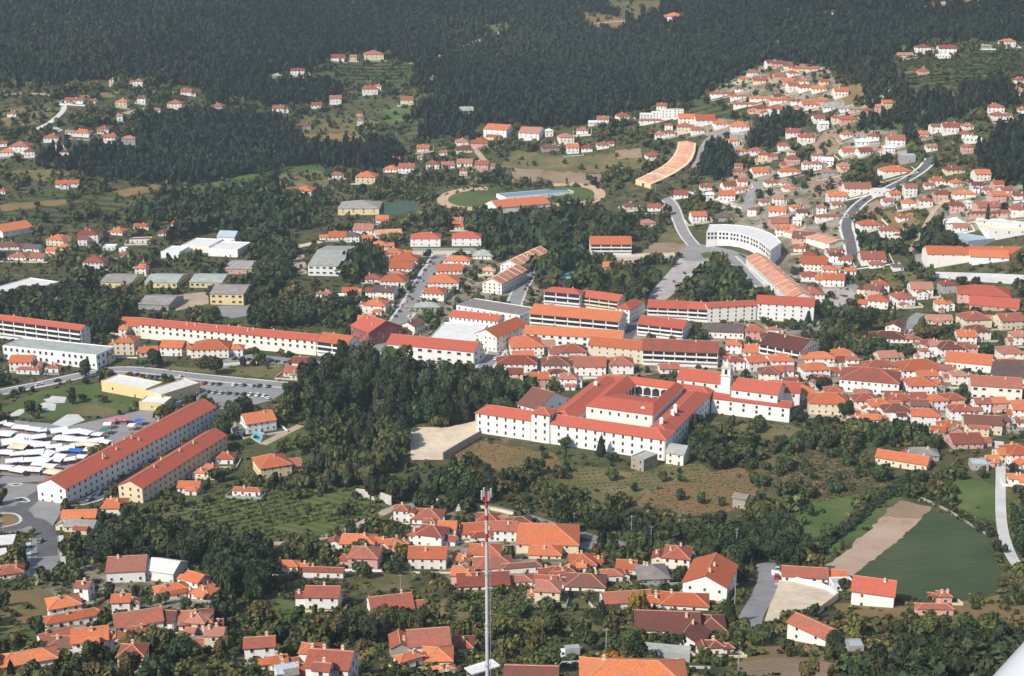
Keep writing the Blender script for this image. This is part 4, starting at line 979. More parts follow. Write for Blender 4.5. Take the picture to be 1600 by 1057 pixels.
def land():
    CLEAR.append(np.array([(862, 436), (870, 414), (908, 414), (902, 432)], float))
    # trodden, paved and planted ground between the houses
    for p in ([(575, 565), (640, 440), (690, 392), (760, 398), (850, 452), (1000, 492), (1110, 482), (1280, 484), (1290, 560), (1480, 560), (1600, 590), (1600, 680), (1480, 668), (1260, 655), (1240, 612), (1050, 582), (900, 600), (830, 590), (760, 578)],
              [(1100, 290), (1200, 260), (1330, 330), (1330, 440), (1270, 470), (1210, 420), (1140, 345)], [(1420, 300), (1600, 290), (1600, 362), (1500, 362), (1440, 325)], [(1110, 142), (1200, 95), (1290, 105), (1340, 172), (1200, 176)],
              [(1300, 205), (1400, 205), (1420, 240), (1330, 250)], [(1060, 178), (1170, 190), (1165, 225), (1070, 205)], [(640, 800), (800, 798), (900, 850), (880, 920), (720, 915), (640, 870)], [(50, 880), (330, 890), (330, 985), (60, 1010)]):
        sheet('yards', 'yardmix', p, 0, .22)
    # meadows and plots round the monastery
    sheet('dirt_lot', 'sand', [(640, 668), (700, 668), (742, 658), (752, 682), (690, 719), (642, 719)], 2); CLEAR.append(SHEETS[-1][0])
    sheet('field', 'rust', [(700, 716), (748, 690), (868, 709), (878, 730), (810, 748), (765, 738)], 1, .03)
    sheet('meadow', 'meadow', [(855, 768), (905, 728), (985, 738), (1045, 722), (1100, 726), (1110, 742), (1010, 770), (985, 790), (930, 785)], 1, .05)
    sheet('meadow', 'rust', [(985, 790), (1010, 770), (1110, 738), (1165, 730), (1195, 742), (1185, 772), (1140, 800), (1085, 806)], 2, .03)
    sheet('scrubland', 'scrub', [(1165, 728), (1185, 700), (1240, 690), (1310, 720), (1360, 745), (1330, 775), (1250, 790), (1188, 775)], 1, .35)
    sheet('meadow', 'meadow', [(1112, 660), (1235, 664), (1255, 672), (1215, 690), (1130, 676)], 1, .08)
    sheet('field', 'grass', [(1243, 800), (1275, 775), (1330, 772), (1332, 800), (1262, 860), (1243, 848)], 1, .02)
    sheet('field', 'grass', [(1262, 882), (1345, 800), (1400, 770), (1412, 780), (1300, 872), (1276, 892)], 2, .02)
    sheet('field', 'tan', [(1279, 894), (1392, 795), (1440, 812), (1326, 903)], 3)
    sheet('field', 'plough', [(1378, 807), (1406, 782), (1456, 792), (1440, 812)], 4)
    sheet('field', 'crop', [(1327, 903), (1456, 796), (1540, 830), (1567, 905), (1562, 925), (1480, 942), (1405, 935)], 3)
    sheet('field', 'grass', [(1452, 772), (1500, 748), (1556, 758), (1557, 818), (1500, 795)], 2, .03)
    sheet('meadow', 'meadow', [(1572, 762), (1600, 770), (1600, 860), (1585, 850)], 1, .25)
    sheet('dirt_lot', 'sand', [(1212, 905), (1290, 918), (1309, 936), (1272, 962), (1236, 968), (1194, 972), (1206, 935)], 3)
    sheet('field', 'dry', [(1165, 1010), (1250, 1000), (1320, 1030), (1300, 1057), (1150, 1060)], 1, .2)
    sheet('field', 'plough', [(1150, 1035), (1230, 1026), (1310, 1040), (1300, 1060), (1150, 1062)], 2, .03)
    sheet('garden_plot', 'dry', [(1300, 942), (1420, 948), (1450, 965), (1380, 985), (1320, 975)], 1, .12); sheet('field', 'dry', [(1450, 950), (1560, 930), (1640, 940), (1640, 985), (1480, 985), (1400, 990)], 1, .15)
    sheet('vineyard', 'vine', [(250, 792), (330, 768), (440, 768), (556, 762), (588, 792), (500, 842), (425, 844), (330, 830), (262, 815)], 2, .04)
    sheet('field', 'dry', [(0, 925), (60, 920), (85, 930), (60, 968), (0, 985)], 1, .05)
    sheet('field', 'grass', [(0, 985), (55, 975), (60, 1000), (0, 1015)], 1, .1)
    sheet('meadow', 'meadow', [(700, 950), (800, 905), (850, 925), (780, 985), (700, 990)], 1, .07); CLEAR.append(np.array([(858, 1000), (925, 998), (965, 1012), (965, 1044), (800, 1050), (800, 1040), (858, 1036)], float)); CLEAR.append(np.array([(735, 1030), (800, 1028), (800, 1057), (735, 1057)], float)); sheet('garden_plot', 'grass', [(425, 935), (500, 945), (480, 985), (420, 975)], 1, .1); sheet('garden_plot', 'dry', [(640, 955), (700, 935), (705, 965), (655, 975)], 1, .08); sheet('garden_plot', 'meadow', [(560, 880), (640, 885), (640, 925), (560, 925)], 1, .12); sheet('garden_plot', 'meadow', [(860, 930), (960, 945), (930, 1000), (850, 985)], 1, .2)
    sheet('lawn', 'lawn', [(420, 690), (470, 672), (505, 690), (470, 708), (425, 706)], 1, .2)
    # supermarket lawn and market ground
    sheet('lawn', 'lawn', [(0, 640), (60, 612), (157, 597), (160, 618), (225, 622), (205, 640), (180, 652), (118, 650), (60, 655), (0, 650)], 1, .04)
    sheet('dry_lawn', 'meadow', [(110, 640), (150, 632), (190, 642), (165, 652), (110, 650)], 2)
    for p in ([(68, 625), (82, 619), (104, 621), (101, 630), (76, 631)], [(57, 634), (70, 629), (88, 632), (86, 642), (60, 642)], [(8, 652), (30, 640), (48, 638), (30, 650)], [(80, 664), (105, 648), (122, 648), (133, 657), (104, 668)]):
        sheet('pavement', 'paving_white', p, 3)
    sheet('market_ground', 'asphalt_pale', [(0, 655), (75, 662), (105, 667), (160, 655), (230, 640), (262, 640), (300, 622), (310, 620), (100, 745), (62, 748), (0, 742)], 2)
    sheet('car_park', 'asphalt_pale', [(158, 590), (200, 574), (300, 586), (440, 600), (446, 612), (425, 626), (385, 636), (345, 640), (318, 622), (262, 641), (258, 628), (294, 596), (240, 592)], 2)
    sheet('meadow', 'meadow', [(250, 570), (330, 578), (440, 570), (448, 594), (340, 584), (255, 577)], 2, .05)
    sheet('car_park', 'asphalt_pale', [(340, 566), (380, 553), (480, 562), (545, 572), (545, 580), (400, 566), (350, 576)], 3)
    sheet('roundabout', 'asphalt_pale', [(0, 752), (62, 757), (100, 780), (96, 800), (72, 838), (40, 832), (0, 835)], 2)
    sheet('traffic_island', 'dry', [(0, 803), (22, 802), (34, 810), (30, 819), (0, 825)], 4)
    sheet('traffic_island', 'meadow', [(12, 757), (38, 755), (26, 761)], 4)
    sheet('traffic_island', 'dry', [(18, 783), (36, 776), (50, 786)], 4)
    for q in ([(0, 803), (22, 802), (34, 810), (30, 819), (0, 825)], [(12, 757), (38, 755), (26, 761), (12, 757)], [(18, 783), (36, 776), (50, 786), (18, 783)]): strip('kerb', 'paving_white', q, 1.3, 5)
    strip('road', 'asphalt', [(0, 796), (24, 796), (40, 808), (36, 822), (0, 830)], 8, 4)
    strip('road', 'asphalt', [(38, 812), (60, 816), (74, 832), (74, 870)], 8, 4)
    strip('road', 'asphalt', [(30, 797), (52, 778), (90, 757), (108, 744)], 8, 4)
    # fields of the far left
    sheet('field', 'terrace', [(0, 312), (90, 300), (200, 310), (185, 330), (90, 345), (0, 350)], 1, .2)
    sheet('field', 'dry', [(0, 320), (100, 312), (110, 320), (0, 331)], 2, .02)
    sheet('field', 'meadow', [(20, 268), (95, 264), (135, 278), (80, 285), (15, 282)], 1, .2)
    sheet('field', 'dry', [(175, 300), (260, 285), (262, 296), (195, 308)], 1, .05)
    sheet('field', 'grass', [(285, 295), (360, 277), (405, 270), (400, 290), (330, 300)], 1, .08)
    sheet('field', 'grass', [(436, 262), (500, 258), (502, 268), (440, 272)], 2, .02)
    sheet('field', 'meadow', [(440, 272), (502, 268), (540, 275), (520, 300), (440, 292), (410, 300)], 1, .1)
    sheet('field', 'dry', [(430, 300), (470, 285), (500, 300), (440, 312)], 2, .1)
    sheet('field', 'dry', [(465, 210), (560, 205), (575, 225), (480, 235)], 1, .15)
    sheet('field', 'meadow', [(470, 180), (560, 180), (600, 195), (560, 205), (470, 208)], 1, .15)
    sheet('field', 'grass', [(600, 170), (650, 160), (660, 175), (620, 195), (600, 190)], 1, .1)
    sheet('field', 'terrace', [(515, 102), (610, 98), (650, 102), (620, 132), (540, 128)], 1, .1)
    sheet('field', 'terrace', [(630, 205), (655, 185), (668, 195), (640, 225)], 1, .1)
    sheet('field', 'terrace', [(620, 225), (720, 215), (740, 232), (700, 250), (630, 250)], 1, .2)
    sheet('field', 'meadow', [(800, 235), (880, 245), (1000, 232), (1008, 262), (900, 272), (780, 262)], 1, .06)
    sheet('field', 'plough', [(960, 236), (1000, 232), (1004, 246), (965, 250)], 2, .02)
    sheet('field', 'plough', [(800, 264), (890, 268), (960, 275), (940, 288), (800, 284)], 1, .05)
    sheet('field', 'terrace', [(1080, 165), (1180, 165), (1175, 180), (1100, 185), (1072, 178)], 1, .08)
    sheet('field', 'dry', [(1310, 140), (1345, 130), (1352, 160), (1320, 166)], 1, .05)
    sheet('field', 'terrace', [(1385, 92), (1430, 88), (1600, 78), (1600, 110), (1540, 130), (1420, 142), (1400, 120)], 1, .12)
    sheet('clearing', 'rust', [(905, 18), (955, 26), (985, 32), (960, 55), (925, 50)], 1, .12)
    sheet('clearing', 'scrub', [(950, 0), (1040, 0), (1030, 28), (985, 32), (950, 20)], 1, .1)
    sheet('clearing', 'dry', [(1395, 28), (1440, 10), (1530, -6), (1540, 2), (1420, 26)], 1, .05)
    sheet('clearing', 'scrub', [(750, 45), (790, 35), (805, 48), (780, 62), (755, 60)], 1, .2)
    sheet('meadow', 'dry', [(120, 150), (190, 140), (180, 152), (130, 156)], 1, .2)
    sheet('meadow', 'meadow', [(0, 180), (60, 160), (100, 170), (60, 195), (0, 200)], 1, .25)
    sheet('bare_earth', 'plough', [(1290, 205), (1320, 200), (1310, 240), (1280, 245), (1270, 225)], 1, .15)
    sheet('bare_earth', 'plough', [(1260, 280), (1310, 265), (1320, 300), (1270, 310)], 1, .2)
    sheet('field', 'dry', [(1350, 335), (1400, 330), (1440, 345), (1420, 362), (1370, 345)], 1, .15)
    sheet('field', 'plough', [(1350, 322), (1372, 312), (1382, 322), (1358, 334)], 2, .02)
    sheet('meadow', 'meadow', [(1360, 430), (1420, 425), (1460, 440), (1440, 458), (1375, 448)], 1, .25)
    # triangle field by the courthouse and the paved car park
    sheet('field', 'meadow', [(1022, 380), (1048, 350), (1062, 372), (1070, 382)], 1, .02)
    sheet('field', 'plough', [(1002, 396), (1022, 380), (1072, 380), (1080, 388), (1060, 395)], 2)
    sheet('car_park', 'paving', [(1062, 404), (1112, 405), (1090, 430), (1044, 466), (1012, 492), (992, 486), (1016, 458)], 2)
    sheet('car_park', 'asphalt_pale', [(1055, 394), (1085, 380), (1140, 390), (1170, 400), (1200, 425), (1190, 430), (1140, 408), (1070, 408)], 3)
    sheet('traffic_island', 'lawn', [(1093, 397), (1106, 394), (1119, 397), (1116, 403), (1100, 404)], 4)
    sheet('lawn', 'lawn', [(1012, 422), (1048, 416), (1040, 432), (1015, 446)], 2, .02)
    sheet('pavement', 'paving', [(924, 398), (1060, 394), (1060, 402), (1000, 410), (930, 408)], 2)
    sheet('car_park', 'asphalt_pale', [(640, 388), (740, 388), (760, 396), (690, 402), (645, 402)], 2)
    sheet('yard', 'dirt', [(450, 402), (476, 396), (480, 428), (455, 430)], 1, .05)
    sheet('yard', 'dirt', [(265, 462), (325, 456), (326, 475), (275, 486)], 1)
    sheet('yard', 'asphalt_pale', [(340, 478), (390, 478), (398, 492), (350, 500)], 1)
    sheet('yard', 'paving', [(1285, 452), (1330, 448), (1345, 462), (1310, 480), (1285, 474)], 1, .05)
    sheet('yard', 'asphalt_pale', [(1430, 398), (1450, 396), (1450, 422), (1428, 420)], 1)
    sheet('yard', 'paving_white', [(1455, 425), (1600, 430), (1600, 446), (1520, 440), (1460, 434)], 1)
    sheet('yard', 'dirt', [(1260, 655), (1300, 640), (1330, 650), (1310, 665), (1250, 664)], 1, .05)
    # sports ground
    c = (hit(683, 315) + hit(945, 300)) / 2; ax = hit(945, 300) - hit(683, 315); L = ax.length / 2; ax.normalize(); nn = Vector((-ax.y, ax.x, 0))
    n1 = hit(790, 290); hw = min(abs((n1 - c).dot(nn)), 62)
    def oval(r0, r1, name, mat, k):
        n = 64; V = []; Fc = []
        def pt(r, i):
            t = 6.2832 * i / n; Ls = L - hw
            x = math.copysign(Ls, math.cos(t)) + math.cos(t) * hw * r; y = math.sin(t) * hw * r
            if r < .02: x, y = math.cos(t) * Ls, 0
            return c + ax * x + nn * y
        for i in range(n):
            for r in np.linspace(r0, r1, 5):
                p = pt(r, i); V.append((p.x, p.y, gz(p.x, p.y) + layer_z(p.y, k)))
        for i in range(n):
            for j in range(4): Fc.append((i * 5 + j, i * 5 + j + 1, ((i + 1) % n) * 5 + j + 1, ((i + 1) % n) * 5 + j))
        o = ob(name, me(name, V, Fc, [mat])); tag(o, None, None, None, 'structure')
        return [pt(r1, i) for i in range(n)]
    out = oval(0.70, 1.0, 'running_track', 'track', 3)
    oval(0.0, 0.70, 'pitch', 'Flawn', 2)
    SHEETS.append((np.array([[float(q) for q in to_px(p.x, p.y, p.z)[:2]] for p in out]), 0.0)); CLEAR.append(np.minimum(SHEETS[-1][0], [[775, 9999]]))
    sheet('court', 'court', [(595, 318), (645, 314), (655, 328), (620, 336), (595, 334)], 2)
    # roads
    avenue = [(570, 562), (600, 532), (622, 505), (640, 480), (656, 450), (672, 425), (690, 396)]
    strip('road', 'asphalt_pale', avenue, 11, 3, kerb=2.2)
    strip('road', 'asphalt_pale', [(845, 398), (826, 430), (808, 460), (796, 505), (780, 545), (756, 576)], 9, 3, kerb=1.5)
    strip('road', 'asphalt', [(1010, 492), (992, 500), (985, 520), (972, 545)], 7, 3)
    strip('road', 'asphalt_pale', [(1084, 384), (1070, 368), (1060, 345), (1052, 322), (1040, 310)], 8, 3, kerb=1.5)
    strip('road', 'asphalt', [(1332, 398), (1328, 375), (1320, 350), (1334, 328), (1352, 312), (1382, 298), (1420, 280), (1446, 262), (1456, 246)], 8, 3, kerb=2)
    strip('path', 'dirt', [(1420, 394), (1436, 372), (1450, 345), (1462, 325), (1482, 312)], 4, 2)
    strip('road', 'asphalt_pale', [(1085, 262), (1094, 240), (1106, 216), (1130, 206)], 7, 3)
    strip('road', 'asphalt_pale', [(1166, 330), (1172, 305), (1188, 285), (1200, 275)], 9, 3)
    strip('road', 'asphalt_pale', [(1420, 545), (1424, 520), (1425, 498), (1440, 490)], 7, 3)
    strip('road', 'asphalt_pale', [(1330, 445), (1345, 458), (1360, 478)], 7, 3)
    strip('road', 'asphalt_pale', [(0, 614), (70, 600), (150, 582), (200, 576), (300, 589), (450, 603)], 8, 4, kerb=2)
    strip('road', 'asphalt_pale', [(70, 840), (72, 880), (70, 900)], 11, 3, kerb=2)
    strip('road', 'asphalt', [(95, 790), (150, 782), (190, 748), (260, 705), (345, 652)], 7, 3, kerb=1.2)
    strip('road', 'asphalt_pale', [(0, 748), (60, 752), (90, 738), (180, 690)], 7, 3)
    strip('path', 'paving_white', [(1561, 690), (1564, 730), (1563, 790), (1566, 830), (1580, 872), (1602, 897)], 4.6, 3)
    strip('path', 'dirt', [(420, 850), (480, 848), (545, 828), (590, 806), (625, 790)], 5, 3)
    strip('road', 'asphalt_pale', [(600, 800), (640, 790), (690, 784), (760, 792), (820, 806), (900, 832), (950, 848), (1010, 854), (1110, 866)], 6, 3)
    strip('road', 'asphalt_pale', [(905, 856), (930, 850), (970, 850)], 9, 4)
    strip('road', 'asphalt_pale', [(1195, 880), (1204, 900), (1190, 935), (1172, 965), (1170, 985)], 8, 3)
    strip('road', 'paving_white', [(800, 1044), (860, 1038), (950, 1032), (1030, 1042), (1110, 1044)], 5, 3)
    strip('path', 'paving_white', [(58, 202), (76, 194), (96, 178), (102, 166), (88, 160)], 6, 3)
    strip('path', 'paving_white', [(58, 202), (80, 198), (95, 205)], 5, 3)
    strip('path', 'dirt', [(740, 232), (752, 245), (764, 262)], 6, 3)
    strip('path', 'dirt', [(195, 178), (230, 170), (250, 168)], 8, 3)
    strip('path', 'sand', [(430, 392), (470, 385), (500, 378)], 9, 3)
    strip('path', 'dirt', [(410, 695), (440, 680), (470, 665)], 5, 2)
    strip('path', 'dirt', [(1108, 310), (1140, 318), (1170, 325)], 5, 2)
    strip('path', 'paving_white', [(1065, 300), (1110, 306), (1165, 330)], 5, 2)
    strip('path', 'dirt', [(905, 40), (950, 34), (1000, 32), (1050, 36)], 6, 2)
    strip('path', 'dirt', [(1200, 21), (1290, 22), (1380, 30), (1440, 14), (1520, -4)], 5, 2)
    strip('path', 'dirt', [(0, 150), (40, 146), (90, 150)], 5, 2)
    strip('path', 'dirt', [(1330, 178), (1370, 158), (1400, 138), (1410, 118)], 6, 2)
    strip('path', 'dirt', [(640, 100), (700, 84), (760, 58), (800, 46)], 5, 2)
    strip('road', 'asphalt_pale', [(1140, 402), (1165, 425), (1195, 452), (1222, 470)], 8, 3, kerb=2)
# ------------------------------------------------------------------ trees
def crown_quads(seed, nleaf, size, kind):
    """leaf clumps spread over lobes; unit crown: radius about 1, height 0..1 (scaled per tree). Returns verts (4n,3), clump tone (4n)"""
    g = np.random.default_rng(seed)
    if kind == 'round':
        k = 9; C = np.stack([g.normal(0, .42, k), g.normal(0, .42, k), g.uniform(.34, .78, k)], 1); C[0] = (0, 0, .58); rr = g.uniform(.36, .62, k); zs = .38
    elif kind == 'tall':
        k = 9; zz = np.linspace(.2, .86, k); C = np.stack([g.normal(0, .22, k), g.normal(0, .22, k), zz], 1); rr = .72 - .42 * np.abs(zz - .45) + g.uniform(-.1, .1, k); zs = .22
    elif kind == 'conifer':
        k = 8; zz = np.linspace(.14, .9, k); C = np.stack([0 * zz, 0 * zz, zz], 1); rr = (1.02 - zz) * g.uniform(.85, 1.1, k); zs = .12
    elif kind == 'cypress':
        k = 7; zz = np.linspace(.1, .9, k); C = np.stack([0 * zz, 0 * zz, zz], 1); rr = .95 * np.sqrt(np.clip(1.02 - zz, .02, 1)) * g.uniform(.85, 1.05, k); zs = .12
    else:
        k = 6; C = np.stack([g.normal(0, .5, k), g.normal(0, .5, k), g.uniform(.25, .55, k)], 1); rr = g.uniform(.4, .7, k); zs = .42
    w = rr ** 2; pick = g.choice(k, nleaf, p=w / w.sum())
    d = g.normal(size=(nleaf, 3)); d[:, 2] = d[:, 2] * .9 + .22; d /= np.linalg.norm(d, axis=1)[:, None]
    rad = rr[pick] * g.uniform(.72, 1.06, nleaf)
    P = C[pick] + d * np.stack([rad, rad, rad / .62 * zs], 1)
    n = d + g.normal(0, .42, (nleaf, 3)); n /= np.linalg.norm(n, axis=1)[:, None]
    t = np.cross(n, g.normal(size=(nleaf, 3))); t /= np.linalg.norm(t, axis=1)[:, None] + 1e-9
    b = np.cross(n, t)
    s = size * g.uniform(.6, 1.3, nleaf)
    sc = np.array([1, 1, .55])
    V = np.stack([P + (-t * s[:, None] - b * s[:, None] * .7) * sc, P + (t * s[:, None] * .8 - b * s[:, None]) * sc, P + (t * s[:, None] + b * s[:, None] * .8) * sc, P + (-t * s[:, None] * .7 + b * s[:, None]) * sc], 1)
    V[..., 2] = np.clip(V[..., 2], .02, None)
    tone = (g.uniform(.7, 1.3, k)[pick] * g.uniform(.75, 1.25, nleaf))
    return V.reshape(-1, 3), np.repeat(tone, 4)

FULL = {}; MID = {}; FAR = {}
for kd, nf, sf in (('round', 1500, .105), ('tall', 1400, .10), ('conifer', 1200, .095), ('cypress', 700, .13), ('shrub', 500, .14)):
    FULL[kd] = [crown_quads(100 + i * 7 + len(kd), nf, sf, kd) for i in range(4)]
    MID[kd] = [crown_quads(300 + i * 5 + len(kd), max(100, nf // 6), sf * 2.0, kd) for i in range(5)]
    FAR[kd] = [crown_quads(500 + i * 3 + len(kd), 34, sf * 3.6, kd) for i in range(6)]

def forest_mesh(name, lod, X, Y, Z, Rr, H, kinds, tint):
    Vs, Ts = [], []
    for kd in sorted(set(kinds)):
        idx = np.nonzero(kinds == kd)[0]
        var = NR.integers(0, len(lod[kd]), len(idx))
        for v in range(len(lod[kd])):
            j = idx[var == v]
            if not len(j): continue
            T, tone = lod[kd][v]
            a = NR.uniform(0, 6.283, len(j)); c, s = np.cos(a), np.sin(a)
            x = (T[None, :, 0] * c[:, None] - T[None, :, 1] * s[:, None]) * Rr[j][:, None] + X[j][:, None]
            y = (T[None, :, 0] * s[:, None] + T[None, :, 1] * c[:, None]) * Rr[j][:, None] + Y[j][:, None]
            z = T[None, :, 2] * H[j][:, None] + Z[j][:, None]
            Vs.append(np.stack([x, y, z], -1).reshape(-1, 3))
            col = tint[j][:, None, :] * ((tone if lod is not FAR else 1 + (tone - 1) * .45)[None, :, None])
            Ts.append(np.concatenate([col, np.ones(col.shape[:2] + (1,))], -1).reshape(-1, 4))
    V = np.concatenate(Vs); Tt = np.concatenate(Ts); Q = np.arange(len(V)).reshape(-1, 4)
    return ob(name, quads(name, V, Q, 'leaf_many', Tt))

def inside(poly, px, py):
    r = np.zeros(len(px), bool); n = len(poly); j = n - 1
    for i in range(n):
        xi, yi = poly[i]; xj, yj = poly[j]
        if yi != yj: r ^= ((yi > py) != (yj > py)) & (px < (xj - xi) * (py - yi) / (yj - yi) + xi)
        j = i
    return r

# wooded areas: outline in the photo, share of spots planted, height range, kinds, tone
DARK, MIDG, OLIVE, WARM = (0.028, 0.041, 0.019), (0.050, 0.066, 0.024), (0.085, 0.088, 0.032), (0.10, 0.082, 0.034)
FORESTS = [
    [(-400, -300), (2000, -300), (2000, 70), (1600, 62), (1565, 56), (1440, 62), (1400, 80), (1425, 140), (1385, 165), (1350, 175), (1330, 120), (1290, 98), (1200, 92), (1165, 118), (1105, 130), (1090, 150), (1030, 160), (985, 172), (900, 190), (850, 192), (760, 186), (700, 205), (655, 195), (640, 168), (690, 150), (640, 128), (650, 100), (600, 78), (560, 78), (510, 86), (490, 108), (420, 112), (400, 150), (330, 158), (310, 130), (240, 122), (150, 118), (60, 128), (-400, 120)],
    [(215, 182), (330, 172), (440, 182), (470, 208), (452, 240), (430, 266), (330, 272), (255, 262), (205, 215)],
    [(400, 128), (500, 120), (540, 136), (500, 158), (470, 156), (410, 160)],
    [(440, 215), (560, 225), (632, 215), (630, 258), (590, 262), (560, 256), (500, 252), (430, 262)],
    [(650, 188), (740, 185), (745, 215), (655, 215)],
    [(60, 228), (200, 225), (300, 262), (420, 262), (400, 270), (260, 285), (150, 270), (60, 262)],
    [(1315, 195), (1400, 150), (1520, 140), (1540, 160), (1440, 205), (1420, 225), (1380, 205), (1325, 215)],
    [(1520, 225), (1600, 185), (1800, 180), (1800, 300), (1600, 292), (1540, 272)],
    [(1462, 150), (1560, 118), (1620, 150), (1540, 165)],
    [(1180, 172), (1240, 172), (1268, 186), (1225, 200), (1205, 222), (1170, 225)],
    [(1100, 222), (1145, 222), (1150, 262), (1120, 278), (1095, 268)],
]
GROVES = [
    ('in the big grove left of the monastery', [(482, 566), (520, 552), (600, 560), (650, 585), (742, 588), (830, 596), (835, 612), (790, 626), (742, 634), (640, 640), (560, 660), (500, 640), (476, 600)], .62, (9, 20), ('round', 'tall', 'tall', 'conifer'), (DARK, DARK, MIDG, (0.058, 0.066, 0.036))),
    ('in the low trees before the big grove', [(440, 616), (476, 600), (500, 640), (560, 660), (636, 640), (632, 690), (610, 742), (520, 745), (480, 700), (445, 655)], .55, (5, 12), ('round', 'round', 'tall'), (DARK, MIDG, OLIVE)),
    ('in the dark belt below the monastery meadow', [(570, 762), (700, 748), (790, 768), (850, 790), (940, 806), (1000, 812), (1100, 822), (1190, 806), (1250, 812), (1255, 872), (1120, 862), (950, 842), (880, 824), (790, 794), (700, 782), (640, 780)], .9, (6, 11), ('round', 'round', 'tall'), (DARK, MIDG, DARK)),
    ('in the bottom right wood', [(1290, 1130), (1330, 1060), (1400, 1012), (1500, 992), (1640, 982), (1700, 1130)], .97, (6, 11), ('round', 'tall'), (DARK, DARK, (0.055, 0.066, 0.038))),
    ('in the wood at the lower left', [(95, 870), (150, 835), (200, 810), (270, 822), (340, 836), (420, 850), (430, 900), (360, 905), (295, 880), (230, 862), (160, 880), (120, 900)], .85, (7, 14), ('round', 'tall'), (DARK, MIDG, DARK)),
    ('in the wood behind the left apartment block', [(-60, 492), (60, 455), (130, 450), (190, 470), (200, 500), (140, 506), (60, 494), (-60, 485)], .9, (10, 16), ('round', 'tall'), (DARK, DARK, MIDG)),
    ('in the wood below the running track', [(660, 345), (740, 328), (800, 335), (900, 325), (960, 335), (990, 365), (910, 375), (900, 400), (860, 410), (790, 372), (755, 395), (752, 355)], .8, (9, 16), ('round', 'tall'), (DARK, MIDG, DARK)),
    ('in the park right of the blue pool', [(845, 400), (900, 405), (940, 420), (990, 420), (1015, 430), (1000, 465), (930, 460), (850, 448), (830, 445)], .8, (9, 15), ('round', 'tall'), (DARK, MIDG, OLIVE)),
    ('in the wood above the white apartments', [(1062, 470), (1070, 448), (1105, 436), (1115, 410), (1130, 402), (1140, 420), (1185, 462), (1180, 470), (1120, 474)], .9, (9, 15), ('round', 'round', 'tall'), (DARK, MIDG, OLIVE)),
    ('in the woods left of the gymnasium', [(190, 330), (250, 300), (330, 300), (440, 270), (520, 310), (480, 335), (460, 360), (400, 372), (330, 350), (250, 370), (215, 350)], .42, (7, 15), ('round', 'tall'), (DARK, DARK, MIDG)),
    ('beside the sports hall', [(536, 400), (560, 382), (588, 388), (585, 425), (545, 430)], .9, (10, 15), ('tall', 'round'), (DARK, MIDG)),
    ('behind the yellow school', [(385, 455), (420, 440), (440, 480), (540, 470), (560, 485), (520, 500), (400, 500)], .6, (7, 12), ('round',), (DARK, MIDG)),
    ('between the school and the sports hall', [(395, 385), (450, 372), (470, 400), (440, 440), (400, 445), (390, 420)], .6, (7, 12), ('round', 'tall'), (DARK, MIDG)),
    ('by the dark pines at the factory', [(1440, 360), (1475, 335), (1510, 360), (1514, 392), (1440, 395)], .9, (10, 17), ('round', 'tall'), (DARK, DARK, MIDG)),
    ('below the right hill road', [(1345, 365), (1420, 360), (1435, 385), (1350, 392)], .7, (7, 11), ('round',), (DARK, MIDG)),
    ('in the gardens behind the old town', [(1270, 500), (1340, 500), (1380, 525), (1385, 550), (1300, 552), (1262, 525)], .6, (6, 11), ('round', 'tall'), (DARK, MIDG, OLIVE)),
    ('in the garden right of the monastery', [(1080, 660), (1130, 664), (1200, 700), (1180, 725), (1120, 735), (1075, 715)], .55, (6, 10), ('round',), (DARK, MIDG, OLIVE)),
    ('below the old town on the right', [(1260, 668), (1330, 655), (1420, 655), (1480, 690), (1500, 700), (1420, 700), (1360, 690), (1290, 690)], .6, (5, 9), ('round',), (DARK, MIDG, OLIVE)),
    ('along the right edge beside the pale path', [(1575, 780), (1640, 770), (1640, 880), (1592, 875)], .8, (7, 11), ('round',), (DARK, MIDG)),
]
